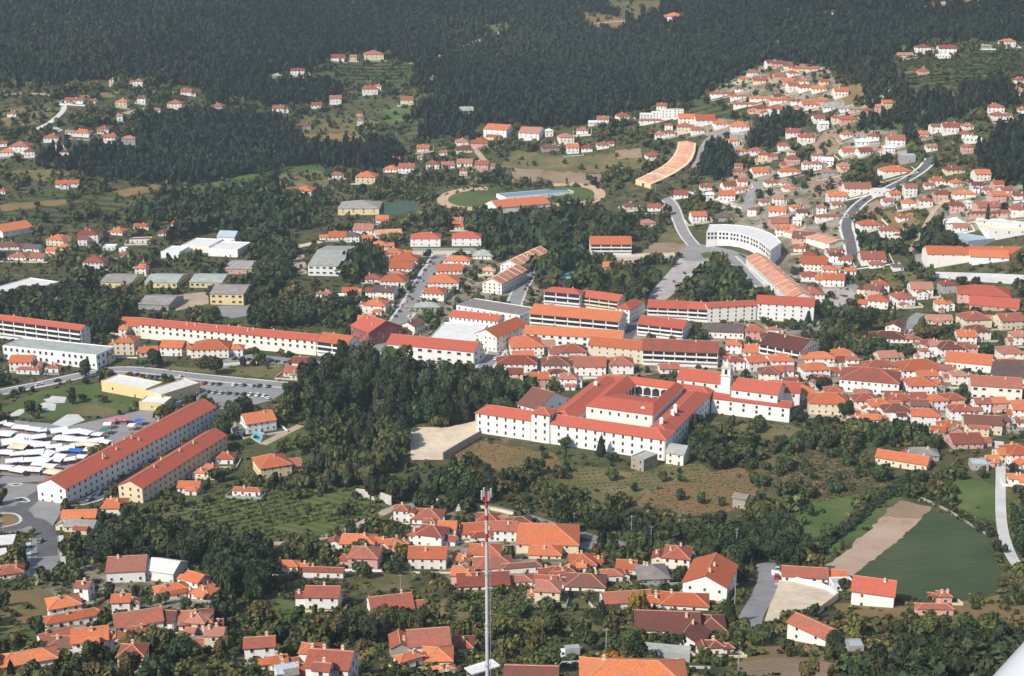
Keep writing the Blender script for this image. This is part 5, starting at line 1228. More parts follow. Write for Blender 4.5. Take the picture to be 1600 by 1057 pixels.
# trees one can pick out by themselves: where, base pixel, height, radius, kind, colour, label
LONE = [
    (939, 713, 12.5, 3.0, 'conifer', DARK, 'conifer_tree', 'dark pointed conifer against the monastery front wall'),
    (884, 700, 6.5, 3.0, 'round', MIDG, 'broadleaf_tree', 'rounded tree against the monastery wall left of the conifer'),
    (960, 722, 5, 2.9, 'round', MIDG, 'broadleaf_tree', 'low round tree right of the conifer by the monastery'),
    (1246, 660, 8, 5.2, 'round', DARK, 'broadleaf_tree', 'dense round dark tree at the right end of the church'),
    (1318, 655, 8.5, 4.2, 'round', DARK, 'broadleaf_tree', 'dark egg-shaped tree beside the small white parked van square'),
    (1286, 612, 7.5, 5.5, 'round', DARK, 'broadleaf_tree', 'broad dark tree in front of the orange house right of church'),
    (1357, 520, 16, 7.5, 'round', DARK, 'broadleaf_tree', 'giant dark tree in the gardens right of the white apartments'),
    (1332, 510, 9, 5.0, 'round', DARK, 'broadleaf_tree', 'smaller dark tree touching the giant one in the gardens'),
    (1441, 535, 11, 7.0, 'round', WARM, 'broadleaf_tree', 'large round tree turning rusty beside the grey street'),
    (1387, 500, 12, 1.2, 'cypress', DARK, 'cypress_tree', 'left one of the two slim cypresses by the lane'),
    (1397, 500, 12, 1.2, 'cypress', DARK, 'cypress_tree', 'right one of the two slim cypresses by the lane'),
    (1262, 505, 9, 2.6, 'conifer', DARK, 'conifer_tree', 'small conifer at the right end of the white apartments'),
    (1542, 348, 15, 2.0, 'cypress', DARK, 'cypress_tree', 'tall cypress in front of the long low pinkish roof'),
    (1485, 398, 17, 8.0, 'round', DARK, 'broadleaf_tree', 'great dark tree beside the pale blue factory roof'),
    (1505, 400, 11, 5.5, 'round', DARK, 'broadleaf_tree', 'dark tree at the right foot of the great one'),
    (1500, 450, 8, 3.4, 'round', DARK, 'broadleaf_tree', 'left dark round tree above the large pink building'),
    (1522, 450, 8, 3.4, 'round', DARK, 'broadleaf_tree', 'right dark round tree above the large pink building'),
    (240, 575, 9.5, 5.4, 'round', DARK, 'broadleaf_tree', 'broad dark tree in front of the small orange houses'),
    (337, 586, 12.5, 5.6, 'round', MIDG, 'broadleaf_tree', 'tall dark tree in front of the wide orange house'),
    (400, 566, 8, 3.0, 'round', DARK, 'broadleaf_tree', 'neat oval tree in front of the very long terrace'),
    (134, 590, 11, 3.6, 'tall', MIDG, 'broadleaf_tree', 'tall light green tree beside the low white apartments'),
    (113, 632, 9.5, 2.6, 'tall', DARK, 'broadleaf_tree', 'dark upright tree on the supermarket lawn'),
    (372, 668, 15, 6.5, 'round', MIDG, 'broadleaf_tree', 'large tree at the far end of the market terrace'),
    (392, 660, 12, 5.0, 'round', OLIVE, 'broadleaf_tree', 'olive tree between the car park and the orange house'),
    (352, 690, 12, 5.0, 'round', MIDG, 'broadleaf_tree', 'second large tree at the far end of both terraces'),
    (240, 508, 8, 3.6, 'round', DARK, 'broadleaf_tree', 'left of two dark round trees above the long terrace', ),
    (331, 500, 9, 4.4, 'round', DARK, 'broadleaf_tree', 'right of two dark round trees above the long terrace'),
    (988, 962, 8, 2.6, 'round', (0.28, 0.19, 0.03), 'broadleaf_tree', 'golden yellow tree in front of the long red roof'),
    (957, 1034, 3.2, 2.2, 'shrub', (0.40, 0.16, 0.02), 'flowering_bush', 'larger orange flowering bush at the bottom edge'),
    (982, 1022, 3.0, 1.7, 'shrub', (0.40, 0.20, 0.02), 'flowering_bush', 'smaller orange flowering bush at the bottom edge'),
    (1138, 975, 12, 3.4, 'conifer', DARK, 'conifer_tree', 'dark conifer beside the large brown roof'),
    (940, 975, 9, 3.4, 'conifer', DARK, 'conifer_tree', 'dark conifer left of the large brown roof'),
    (762, 770, 10.5, 4.0, 'tall', DARK, 'conifer_tree', 'dark pointed tree just above the mast top'),
    (786, 768, 12, 3.2, 'conifer', DARK, 'conifer_tree', 'pointed conifer right of the mast top'),
    (1316, 925, 5, 2.4, 'round', DARK, 'broadleaf_tree', 'dark round tree beside the white bright-roofed farm building'),
    (1300, 1015, 6, 2.6, 'round', DARK, 'broadleaf_tree', 'dark tree at the gable of the faded-roofed farm building'),
    (1015, 1052, 6, 3.0, 'tall', MIDG, 'broadleaf_tree', 'feathery tree in front of the low concrete shed'),
    (1187, 660, 3.5, 2.6, 'round', MIDG, 'broadleaf_tree', 'small tree at the monastery garden corner'),
]
AREAS = [(0, 0, 300, 640, 'in the left part of town'), (300, 0, 640, 480, 'around the school and sports hall'), (640, 0, 1000, 520, 'around the running track and avenue'), (1000, 0, 1260, 420, 'on the slope around the courthouse'),
         (1260, 0, 1700, 420, 'on the right hill'), (1000, 420, 1260, 640, 'in the old centre'), (1260, 420, 1700, 640, 'among the houses on the right'), (300, 480, 640, 640, 'near the very long terrace'), (640, 520, 1000, 640, 'in the streets behind the monastery'),
         (-200, 640, 340, 860, 'around the two terraces'), (340, 640, 620, 790, 'beside the yellow and orange houses'), (620, 640, 900, 800, 'around the monastery brown field'), (900, 640, 1180, 800, 'on the monastery meadows'), (1180, 640, 1420, 800, 'on the scrubby slope at the right'),
         (1420, 640, 1800, 860, 'by the right edge lane'), (-200, 860, 240, 1200, 'among the bottom left houses'), (240, 790, 440, 1200, 'in the lower left gardens'), (440, 790, 640, 1200, 'in the gardens left of the mast'), (640, 790, 800, 1200, 'around the foot of the mast'),
         (800, 800, 1000, 960, 'between the mast and the villa'), (800, 960, 1000, 1200, 'by the grey van'), (1000, 800, 1220, 1200, 'around the white villa'), (1220, 800, 1440, 1200, 'around the sandy lot'), (1440, 860, 1800, 1200, 'beside the dark crop field')]

def blocked(X, Y, pad, front):
    """true where a tree would stand in, against or right in front of a building"""
    r = np.zeros(len(X), bool)
    for cx, cy, ang, a, b, h in FOOT:
        R0 = a + b + 30
        j = np.nonzero((np.abs(X - cx) < R0) & (np.abs(Y - cy) < R0))[0]
        if not len(j): continue
        c, s = math.cos(-ang), math.sin(-ang)
        bad = np.zeros(len(j), bool)
        for t in (0.0, .5, 1.0):
            dx = X[j] - cx; dy = Y[j] - cy + t * front[j]
            lx = dx * c - dy * s; ly = dx * s + dy * c
            bad |= (np.abs(lx) < a + pad[j]) & (np.abs(ly) < b + pad[j])
        r[j] |= bad
    for P, hw in STRIPS:
        for (x0, y0), (x1, y1) in zip(P[:-1:2], P[2::2]):
            j = np.nonzero((np.abs(X - x0) < 30) & (np.abs(Y - y0) < 30))[0]
            if not len(j): continue
            dx, dy = x1 - x0, y1 - y0; L2 = dx * dx + dy * dy + 1e-6
            t = np.clip(((X[j] - x0) * dx + (Y[j] - y0) * dy) / L2, 0, 1)
            r[j] |= np.hypot(X[j] - x0 - t * dx, Y[j] - y0 - t * dy) < hw + 1.0 + pad[j] * .5
    return r

def trunk_mesh():
    m = MB(); m.tube((0, 0, -.02), (0.02, 0, .34), .055, .036, 7); m.tube((.02, 0, .33), (.2, .08, .62), .03, .012, 5); m.tube((.02, 0, .30), (-.2, .1, .6), .028, .011, 5); m.tube((.02, 0, .33), (0, -.12, .72), .03, .01, 5)
    return m.mesh('trunk', ['bark'])

def plants():
    tm = trunk_mesh()
    cm = {k: [quads('crown', v, np.arange(len(v)).reshape(-1, 4), 'leaf_one') for v, _t in FULL[k]] for k in FULL}
    def single(name, label, x, y, h, r, kd, tint, group=None):
        z = gz(x, y)
        e = empty_thing(name, label, {'flowering_bush': 'bush', 'shrub': 'shrub'}.get(name, 'tree'), (x, y, z), R.uniform(0, 6.28), group)
        if kd != 'shrub': ob('trunk', tm, e, (0, 0, 0), 0, (h * .8, h * .8, h))
        c = ob('crown', R.choice(cm[kd]), e, (0, 0, h * (.10 if kd in ('round', 'tall') else .01)), 0, (r, r, h * (.9 if kd in ('round', 'tall') else 1)))
        c.color = (*tint, 1); return e
    lone_xy = []
    for (px, py, h, r, kd, tint, nm, lab) in LONE:
        P = hit(px, py); single(nm, lab, P.x, P.y, h, r, kd, tint); lone_xy.append((P.x, P.y, r))
    # candidate spots: an uneven lattice over all visible land
    xs, ys = [], []
    y = 285.0
    while y < 2350:
        stp = 5.2 if y < 1150 else 5.4
        w = y * .42 + 110
        x = np.arange(-w, w, stp); xs.append(x + NR.uniform(-.48, .48, len(x)) * stp); ys.append(y + NR.uniform(-.48, .48, len(x)) * stp)
        y += stp
    X = np.concatenate(xs); Y = np.concatenate(ys); Z = ground(X, Y)
    px, py, zc = to_px(X, Y, Z)
    ok = (px > -260) & (px < 1860) & (py > -70) & (py < 1330); X, Y, Z, px, py, zc = (q[ok] for q in (X, Y, Z, px, py, zc))
    n = len(X)
    keep = np.full(n, -1.0); H = np.zeros(n); kind = np.full(n, 'round', dtype='<U8'); tint = np.zeros((n, 3)); area = np.full(n, -1); cls = np.zeros(n, int)
    clump = np.sin(X / 17.0 + 1.7 * np.sin(Y / 23.0)) + np.sin(Y / 19.0 + 1.3 * np.sin(X / 29.0))
    done = np.zeros(n, bool)
    for poly, k in SHEETS[::-1]:
        i = inside(poly, px, py) & ~done; keep[i] = k; done |= i
        m = i.sum(); H[i] = NR.uniform(2.5, 6.5, m); tint[i] = MIDG; cls[i] = 3
    for gi, (ph, poly, k, (h0, h1), kinds, tones) in enumerate(GROVES):
        i = inside(np.array(poly, float), px, py - .5 * h1 * FPX / zc) & ~done; done |= i; m = i.sum()
        keep[i] = k; H[i] = NR.uniform(h0, h1, m); kind[i] = NR.choice(kinds, m); tint[i] = np.array(tones)[NR.integers(0, len(tones), m)]; area[i] = gi; cls[i] = 1
    for poly in FORESTS:
        i = inside(np.array(poly, float), px, py - 6 * FPX / zc) & ~done; done |= i; m = i.sum()
        keep[i] = np.clip(.93 + .13 * np.sin(X[i] / 31.0 + np.sin(Y[i] / 44.0)) + .1 * np.sin(Y[i] / 27.0), .45, 1); H[i] = NR.uniform(6, 14, m) ; kind[i] = NR.choice(['tall', 'tall', 'round', 'conifer'], m); tint[i] = np.array((DARK, DARK, (0.029, 0.045, 0.026), (0.034, 0.047, 0.026)))[NR.integers(0, 4, m)] * np.array((.50, .54, .66)); cls[i] = 2
    i = ~done; m = i.sum()
    base = np.where(py[i] > 780, .38, np.where(py[i] > 560, .34, np.where(py[i] > 300, np.where(px[i] < 520, .24, .33), .36)))
    base = base + np.where((px[i] > 1000) & (py[i] < 440), .16, 0.0)
    keep[i] = np.clip(base + .22 * clump[i], .03, .95); H[i] = 2.6 + NR.random(m) ** 1.6 * np.where(py[i] > 560, 5.6, 7.0)
    tones = np.array((DARK, MIDG, MIDG, OLIVE, OLIVE, WARM)); kind[i] = NR.choice(['round', 'round', 'round', 'tall', 'conifer'], m, p=[.35, .25, .2, .14, .06]); tint[i] = tones[NR.integers(0, 6, m)]
    on = NR.random(n) < keep
    rad = H * np.where(kind == 'tall', .27, np.where(kind == 'conifer', .26, .42)) * NR.uniform(.85, 1.2, n)
    rad = np.where(cls == 2, np.clip(rad, 2.0, 3.3), rad)
    on &= ~blocked(X, Y, .5 + rad * .55, np.where(cls == 2, H * .9, np.minimum(H * 1.5, 11.0)))
    tp = py - H * FPX / zc
    for poly in CLEAR: on &= ~(inside(poly, px, tp) | inside(poly, px, .5 * (tp + py)))
    for lx, ly, lr in lone_xy: on &= np.hypot(X - lx, Y - ly) > lr + 1.0
    # thin crowns that would fully overlap big ones in the groves
    g1 = on & (cls == 1) & (H > 12); on &= ~(g1 & (NR.random(n) < .35))
    tint = tint * NR.uniform(.75, 1.3, (n, 1)) * (1 + NR.normal(0, .06, (n, 3)))
    pat = 1 + .22 * np.sin(X / 95.0 + 1.2 * np.sin(Y / 130.0)) + .16 * np.sin(Y / 58.0 + X / 77.0) + .10 * np.sin(X / 23.0) * np.sin(Y / 19.0)
    warm = np.clip(np.sin(X / 140.0 + 2.0) * np.sin(Y / 90.0 + X / 260.0) - .35, 0, 1)[:, None]
    tint = np.where((cls == 2)[:, None], tint * pat[:, None] * (1 + warm * np.array((1.1, .55, .35))), tint)
    H = H * np.where(cls == 2, 1 + .25 * np.sin(X / 40.0) * np.sin(Y / 55.0), 1)
    X, Y, Z, px, py, zc, H, kind, tint, area, cls, rad = (q[on] for q in (X, Y, Z, px, py, zc, H, kind, tint, area, cls, rad))
    size = H * rad / zc ** 2
    vis = (px > -8) & (px < 1608) & (py < 1075) & (py - FPX * H / zc < 1050) & (cls != 2)
    order = np.argsort(np.where(vis, -size, 1.0)); pick = order[:265]
    # labels for the single trees: kind and tone, counted from the left inside their area
    rows = {}
    for i in pick:
        if area[i] >= 0: wh = GROVES[area[i]][0]
        else:
            wh = next((a[4] for a in AREAS if a[0] <= px[i] < a[2] and a[1] <= py[i] < a[3]), 'in the town')
        lum = tint[i].sum()
        tone = 'dark green' if lum < .115 else 'mid green' if lum < .175 else 'olive green'
        if tint[i][0] > tint[i][1] * 1.12: tone = 'yellowish brown'
        ht = 'tall' if H[i] > 11 else 'middling' if H[i] > 6 else 'small'
        kd = {'round': 'rounded', 'tall': 'upright', 'conifer': 'pointed'}[kind[i]]
        rows.setdefault((f'{ht} {tone} {kd} tree', wh), []).append(i)
    for (de, wh), ids in rows.items():
        ids.sort(key=lambda i: px[i])
        for q, i in enumerate(ids):
            grp = None
            if len(ids) == 1: lab = f'{de} {wh}'
            elif len(ids) <= 9: lab = f'{ORD[q]} {de} from left {wh}'
            else: lab = f'{de} {wh}'; grp = f'{de}s {wh}'
            grp = f'trees {wh}'; single('conifer_tree' if kind[i] == 'conifer' else 'broadleaf_tree', lab, float(X[i]), float(Y[i]), float(H[i]), float(rad[i]), str(kind[i]), tuple(float(c) for c in tint[i]), grp)
    rest = np.ones(len(X), bool); rest[pick] = False
    def sub(mask, name, lod):
        if mask.any():
            o = forest_mesh(name, lod, X[mask], Y[mask], Z[mask], rad[mask] * 1.08, H[mask], kind[mask], tint[mask]); tag(o, None, None, None, 'stuff')
    sub(rest & (cls != 2) & (zc < 1000), 'town_trees', MID)
    sub(rest & ((cls == 2) | (zc >= 1000)), 'forest', FAR)
    print('trees', len(X), 'mid', int((rest & (cls != 2) & (zc < 1000)).sum()))
    # low growth
    xs, ys = [], []; y = 300.0
    while y < 1650:
        stp = 2.6 if y < 620 else 3.6 if y < 1100 else 5.0; w = y * .40 + 20
        x = np.arange(-w, w, stp); xs.append(x + NR.uniform(-.5, .5, len(x)) * stp); ys.append(y + NR.uniform(-.5, .5, len(x)) * stp); y += stp
    X = np.concatenate(xs); Y = np.concatenate(ys); Z = ground(X, Y); px, py, zc = to_px(X, Y, Z)
    ok = (px > -120) & (px < 1720) & (py < 1250); X, Y, Z, px, py, zc = (q[ok] for q in (X, Y, Z, px, py, zc))
    keep = np.where(py > 780, .46, np.where(py > 300, .26, .4)) * np.clip(1 + .5 * np.sin(X / 9.0 + np.sin(Y / 13.0)) * np.sin(Y / 7.0), .2, 1.6); done = np.zeros(len(X), bool)
    for poly, k in SHEETS[::-1]:
        i = inside(poly, px, py) & ~done; keep[i] = k * .9; done |= i
    for poly in FORESTS: keep[inside(np.array(poly, float), px, py)] = .05
    on = NR.random(len(X)) < keep
    H = NR.uniform(.5, 1.9, len(X)); rad = H * NR.uniform(.6, 1.1, len(X))
    on &= ~blocked(X, Y, .3 + rad * .5, np.minimum(H, 2.0))
    X, Y, Z, H, rad = (q[on] for q in (X, Y, Z, H, rad)); m = len(X)
    tint = tones[NR.integers(0, 6, m)] * NR.uniform(.8, 1.5, (m, 1)) * np.array((1.05, 1.0, .95))
    o = forest_mesh('shrubbery', {'shrub': [crown_quads(900 + i, 22, .5, 'shrub') for i in range(5)]}, X, Y, Z, rad, H, np.full(m, 'shrub'), tint); tag(o, None, None, None, 'stuff')
    print('shrubs', m)
    # vines in rows
    def rows(name, poly, ang, gap, step, h, tn=None):
        poly = np.array(poly, float); W = [hit(*q) for q in poly]; cx = sum(p.x for p in W) / len(W); cy = sum(p.y for p in W) / len(W); Rm = max(math.hypot(p.x - cx, p.y - cy) for p in W)
        u, v = np.meshgrid(np.arange(-Rm, Rm, step), np.arange(-Rm, Rm, gap)); u = u.ravel() + NR.uniform(-.6, .6, u.size); v = v.ravel() + NR.normal(0, .18, v.size) + .8 * np.sin(u / 17)
        c, s = math.cos(ang), math.sin(ang); X = cx + u * c - v * s; Y = cy + u * s + v * c; Z = ground(X, Y); qx, qy, _ = to_px(X, Y, Z)
        k = inside(poly, qx, qy) & (NR.random(len(X)) < .82) & (np.sin(X / 11) + np.sin(Y / 7) > -1.3); X, Y, Z = X[k], Y[k], Z[k]; m = len(X)
        hh = h * NR.uniform(.7, 1.3, m)
        o = forest_mesh(name, {'shrub': [crown_quads(970 + i, 20, .5, 'shrub') for i in range(4)]}, X, Y, Z, hh * .75, hh, np.full(m, 'shrub'), (tones[:4] if tn is None else np.array(tn))[NR.integers(0, 4, m)] * NR.uniform(.8, 1.3, (m, 1))); tag(o, None, None, None, 'stuff')
    BR = ((0.13, 0.095, 0.05), (0.10, 0.085, 0.038), (0.085, 0.085, 0.034), (0.15, 0.11, 0.065))
    rows('scrub_bushes', [(1165, 728), (1185, 700), (1240, 690), (1310, 720), (1360, 745), (1330, 775), (1250, 790), (1188, 775)], math.radians(-28), 3.6, 1.3, 1.0, BR)
    rows('tall_grass', [(985, 790), (1010, 770), (1110, 738), (1165, 730), (1195, 742), (1185, 772), (1140, 800), (1085, 806)], math.radians(20), 3.2, 1.6, .55, BR)
    rows('tall_grass', [(700, 716), (748, 690), (868, 709), (878, 730), (810, 748), (765, 738)], math.radians(-20), 3.2, 1.8, .5, BR)
    rows('tall_grass', [(855, 768), (905, 728), (985, 738), (1045, 722), (1100, 726), (1110, 742), (1010, 770), (985, 790), (930, 785)], math.radians(10), 4.5, 2.2, .6, ((0.11, 0.10, 0.045), (0.085, 0.09, 0.036), (0.13, 0.11, 0.06), (0.07, 0.075, 0.03)))
    rows('vines', [(250, 792), (330, 768), (440, 768), (556, 762), (588, 792), (500, 842), (425, 844), (330, 830), (262, 815)], math.radians(38), 5.5, 1.9, 1.3, ((0.066, 0.086, 0.028), (0.085, 0.100, 0.034), (0.075, 0.092, 0.030), (0.100, 0.105, 0.040)))
    rows('vines', [(700, 950), (800, 905), (850, 925), (780, 985), (700, 990)], math.radians(40), 4.5, 1.4, 1.3, ((0.066, 0.086, 0.028), (0.085, 0.100, 0.034), (0.075, 0.092, 0.030), (0.100, 0.105, 0.040)))
    rows('vines', [(1385, 92), (1430, 88), (1600, 78), (1600, 110), (1540, 130), (1420, 142), (1400, 120)], 0.02, 9.0, 2.0, 1.9)
    rows('vines', [(515, 102), (610, 98), (650, 102), (620, 132), (540, 128)], 0.02, 14.0, 2.0, 2.0)
    # hedge lines
    for pts, h, lab in (([(1238, 890), (1300, 845), (1360, 795), (1425, 742)], 2.4, 'long dark hedge between the two bright green strips'), ([(1418, 762), (1470, 790), (1510, 812), (1548, 838)], 2.2, 'dark hedge along the top of the dark crop field')):
        P = resample([Vector((p.x, p.y)) for p in (hit(*q) for q in pts)], 1.3); k = len(P)
        hx = np.array([p.x for p in P]) + NR.normal(0, .35, k); hy = np.array([p.y for p in P]) + NR.normal(0, .35, k)
        hh = h * NR.uniform(.7, 1.25, k)
        o = forest_mesh('hedge', {'shrub': [crown_quads(950 + i, 60, .3, 'shrub') for i in range(4)]}, hx, hy, ground(hx, hy), hh * .75, hh, np.full(k, 'shrub'), np.array(DARK)[None] * NR.uniform(.8, 1.3, (k, 1)))
        tag(o, lab, 'hedge')
# ------------------------------------------------------------------ vehicles, market, poles, mast, walls
def car_parts():
    m = MB()
    prof = [(-2.1, .35), (2.1, .35), (2.15, .75), (1.35, .92), (-2.0, 1.0), (-2.15, .7)]
    def ext(prof, w):
        n = len(prof); V = [(x, -w, z) for x, z in prof] + [(x, w, z) for x, z in prof]
        return V, [tuple(range(n)), tuple(range(2 * n - 1, n - 1, -1))] + [(i + n, (i + 1) % n + n, (i + 1) % n, i) for i in range(n)]
    m.add(*ext(prof, .86)); body = m.mesh('body', ['car_white'])
    m = MB(); m.add(*ext([(-1.9, .98), (1.05, .93), (.35, 1.40), (-1.35, 1.42)], .74)); glass = m.mesh('windows', ['glass'])
    m = MB(); m.add(*ext([(-1.38, 1.402), (.38, 1.382), (.30, 1.47), (-1.25, 1.49)], .72)); top = m.mesh('roof', ['car_white'])
    m = MB()
    m.tube((0, -.1, 0), (0, .1, 0), .32, .32, 10); wheel = m.mesh('wheel', ['tyre'])
    return body, glass, top, wheel

def cars():
    body, glass, top, wheel = car_parts(); paint = {}
    for k in ('white', 'silver', 'dark', 'red', 'blue', 'grey'):
        b2 = body.copy(); t2 = top.copy(); b2.materials[0] = t2.materials[0] = MATS['car_' + k]; paint[k] = (b2, t2)
    names = dict(white='white', silver='silver', dark='black', red='red', blue='dark blue', grey='grey')
    jobs = []
    def line(pts, n, off, where, rz=0.0, along=True, skip=.12):
        P = resample([Vector((p.x, p.y)) for p in (hit(*q) for q in pts)], 1.0)
        for i in range(n):
            if R.random() < skip: continue
            t = (i + .5) / n * (len(P) - 2); k = int(t); d = (P[k + 1] - P[k]).normalized(); nn = Vector((-d.y, d.x))
            p = P[k] + nn * (off + R.uniform(-.2, .2)) + d * R.uniform(-.5, .5)
            jobs.append((p.x, p.y, math.atan2(d.y, d.x) + (rz if along else 0) + (math.pi if R.random() < .5 else 0) + R.uniform(-.05, .05), where))
    av = [(580, 556), (600, 532), (622, 505), (640, 480), (656, 450), (672, 425), (688, 400)]
    line(av, 20, 4.6, 'parked along the avenue'); line(av, 20, -4.6, 'parked along the avenue'); line(av, 5, 1.4, 'driving down the avenue')
    line([(845, 400), (826, 430), (808, 462)], 12, 3.4, 'parked in the street beside the salmon terrace'); line([(800, 490), (785, 530), (762, 568)], 10, 3.2, 'parked in the street beside the courtyard block')
    line([(300, 600), (430, 606)], 10, 0, 'in the car park by the supermarket', 1.4); line([(318, 614), (425, 621)], 9, 0, 'in the car park by the supermarket', 1.4); line([(400, 630), (425, 622)], 3, 0, 'in the car park by the supermarket', 1.4)
    line([(200, 586), (250, 592), (292, 590)], 9, 0, 'in a row behind the supermarket roof', 1.4); line([(262, 634), (300, 610), (312, 600)], 10, 0, 'parked beside the narrow supermarket wing', .2); line([(276, 636), (312, 614)], 8, 0, 'parked beside the narrow supermarket wing', .2)
    line([(360, 562), (420, 565), (540, 576)], 16, 0, 'in front of the very long terrace', 1.3)
    line([(105, 792), (150, 786), (190, 752), (260, 709), (340, 660)], 16, 2.6, 'in the street between the two terraces')
    line([(1020, 480), (1050, 452), (1085, 425)], 8, 5, 'on the paved car park', .5); line([(1030, 478), (1062, 455), (1092, 430)], 8, -6, 'on the paved car park', .5)
    line([(640, 574), (700, 580), (738, 578)], 11, 0, 'in front of the courtyard block', 1.2); line([(655, 566), (735, 572)], 9, 0, 'in front of the courtyard block', 1.2)
    line([(1334, 330), (1360, 308), (1420, 281), (1446, 262)], 7, 1.6, 'on the right hill road'); line([(1205, 886), (1203, 905), (1196, 925)], 3, 2.4, 'beside the sandy lot')
    line([(1340, 456), (1355, 472)], 3, 1, 'in the lane by the sawtooth terrace'); line([(1150, 398), (1180, 415)], 5, 2, 'in front of the courthouse'); line([(20, 612), (110, 594)], 3, 1.6, 'on the road above the lawn'); line([(60, 850), (66, 845)], 1, 0, 'by the white canopies')
    rows = {}
    for j in jobs:
        k = R.choice(('white', 'white', 'silver', 'silver', 'dark', 'dark', 'grey', 'blue', 'red')); rows.setdefault((k, j[3]), []).append(j)
    for (k, wh), js in rows.items():
        js.sort(key=lambda j: float(to_px(j[0], j[1], 0)[0]))
        for q, (x, y, rz, _w) in enumerate(js):
            grp = f'{names[k]} cars {wh}' if len(js) > 5 else f'cars {wh}'
            lab = f'{names[k]} car {wh}' if len(js) == 1 or len(js) > 5 else f'{ORD[q]} {names[k]} car from the left {wh}'
            e = empty_thing('car', lab, 'car', (x, y, gz(x, y) + .2), rz, grp)
            ob('body', paint[k][0], e); ob('windows', glass, e); ob('car_roof', paint[k][1], e)
            for a in (-1.3, 1.3):
                for b in (-.8, .8): ob('wheel', wheel, e, (a, b, .32))

def van():
    P = hit(889, 1028); z = gz(P.x, P.y)
    e = empty_thing('delivery_van', 'grey box van on the pale lane at the bottom edge', 'van', (P.x, P.y, z + .25), math.radians(8))
    m = MB(); m.box(-1.2, 3.0, -1.1, 1.1, .7, 3.3); ob('cargo_box', m.mesh('cargo_box', ['metal']), e)
    m = MB(); V = [(-3.0, -1, .4), (-1.25, -1, .4), (-1.25, -1, 2.3), (-2.2, -1, 2.3), (-2.9, -1, 1.4)]; n = 5
    m.add(V + [(x, 1, zz) for x, _y, zz in V], [tuple(range(n)), tuple(range(2 * n - 1, n - 1, -1))] + [(i + n, (i + 1) % n + n, (i + 1) % n, i) for i in range(n)]); ob('cab', m.mesh('cab', ['car_white']), e)
    m = MB(); m.add([(-2.88, -.85, 1.5), (-2.88, .85, 1.5), (-2.26, .85, 2.22), (-2.26, -.85, 2.22)], [(0, 1, 2, 3)]); m.box(-2.3, -1.5, -1.02, -1.003, 1.4, 2.1)
    ob('windscreen', m.mesh('windscreen', ['glass']), e)
    m = MB(); m.box(-1.1, 3.0, -.9, .9, .35, .68); ob('chassis', m.mesh('chassis', ['tyre']), e)
    m = MB(); m.tube((0, -.14, 0), (0, .14, 0), .42, .42, 12); w = m.mesh('wheel', ['tyre'])
    for a in (-2.2, 1.9):
        for b in (-.95, .95): ob('wheel', w, e, (a, b, .18))

def market():
    tents = '''3 660 14 w;16 663 16 w;34 667 26 w;54 670 24 w;66 672 14 w;10 677 28 w;38 682 24 w;58 682 26 w;20 689 34 w;92 672 26 w;112 674 28 w;134 675 26 w;152 678 18 w;100 684 28 w;122 686 30 w;148 688 28 w;166 690 16 w;
    48 692 30 w;66 694 24 w;30 697 28 c;84 697 24 w;102 700 28 w;124 694 28 c;145 695 26 c;142 702 18 w;119 703 22 b;10 706 24 w;30 708 26 w;54 706 28 w;76 708 26 w;96 712 20 w;22 719 26 w;46 718 26 w;70 718 28 w;90 718 20 w;128 713 15 w;108 717 18 w;
    8 730 26 w;32 733 26 w;54 733 26 w;78 728 20 w;84 737 26 c;62 724 22 w;176 656 12 p;186 654 14 p;196 655 12 p;168 662 12 t;165 671 14 g;218 657 13 b;206 664 10 w'''
    mats = dict(w='tarp_white', c='tarp_cream', b='tarp_blue', p='tarp_pink', t='tarp_white', g='tarp_green')
    nm = dict(w='white', c='cream', b='bright blue', p='pink', t='white', g='dark green'); rows = {}
    for q in tents.replace('\n', ';').split(';'):
        q = q.split()
        if q: rows.setdefault(q[3], []).append((float(q[0]), float(q[1]), float(q[2])))
    for k, ls in rows.items():
        ls.sort()
        for i, (x, y, w) in enumerate(ls):
            h = R.uniform(2.5, 3.1); P = hit(x, y, h); a = w / (FPX / depth(P)) / 2 * 1.02; b = min(max(a * R.uniform(.65, .9), 2.4), 5.2); z = gz(P.x, P.y)
            lab = f'{nm[k]} market awning among the packed stalls' if len(ls) > 9 else f'{ORD[i]} {nm[k]} market awning from the left' if len(ls) > 1 else f'{nm[k]} market awning beside the pink ones'
            e = empty_thing('market_stall', lab, 'market stall', (P.x, P.y, z + .1), math.radians(R.choice((-14, -10, 8, 20, -25)) + R.uniform(-5, 5)), f'{nm[k]} market awnings')
            pk = R.uniform(.35, .8); V = []; n = 6
            for s in range(n + 1):
                x_ = -a + 2 * a * s / n; sag = -.16 * math.sin(math.pi * s / n)
                V += [(x_, -b, h + sag * .6), (x_, 0, h + pk + sag), (x_, b, h + sag * .6)]
            Fc = []
            for s in range(n):
                for j in (0, 1): Fc.append((s * 3 + j, s * 3 + 3 + j, s * 3 + 4 + j, s * 3 + 1 + j))
            k0 = len(V); V += [(x_, y_, z_ - .05) for x_, y_, z_ in V]; Fc += [tuple(k0 + t for t in f[::-1]) for f in Fc]
            V += [(-a, -b, h - .35), (a, -b, h - .35)]; Fc.append((0, k0 * 2, k0 * 2 + 1, n * 3))
            ob('canopy', me('canopy', V, Fc, [mats[k]]), e)
            for sx in (-1, 1):
                for sy in (-1, 1):
                    m = MB(); m.tube((sx * (a - .1), sy * (b - .1), 0), (sx * (a - .1), sy * (b - .1), h + .02), .05, .05, 6); ob('leg', m.mesh('leg', ['metal']), e)
            m = MB(); m.box(-a * .8, a * .8, -b * .55, b * .1, .02, .85); ob('counter', m.mesh('counter', ['goods']), e)

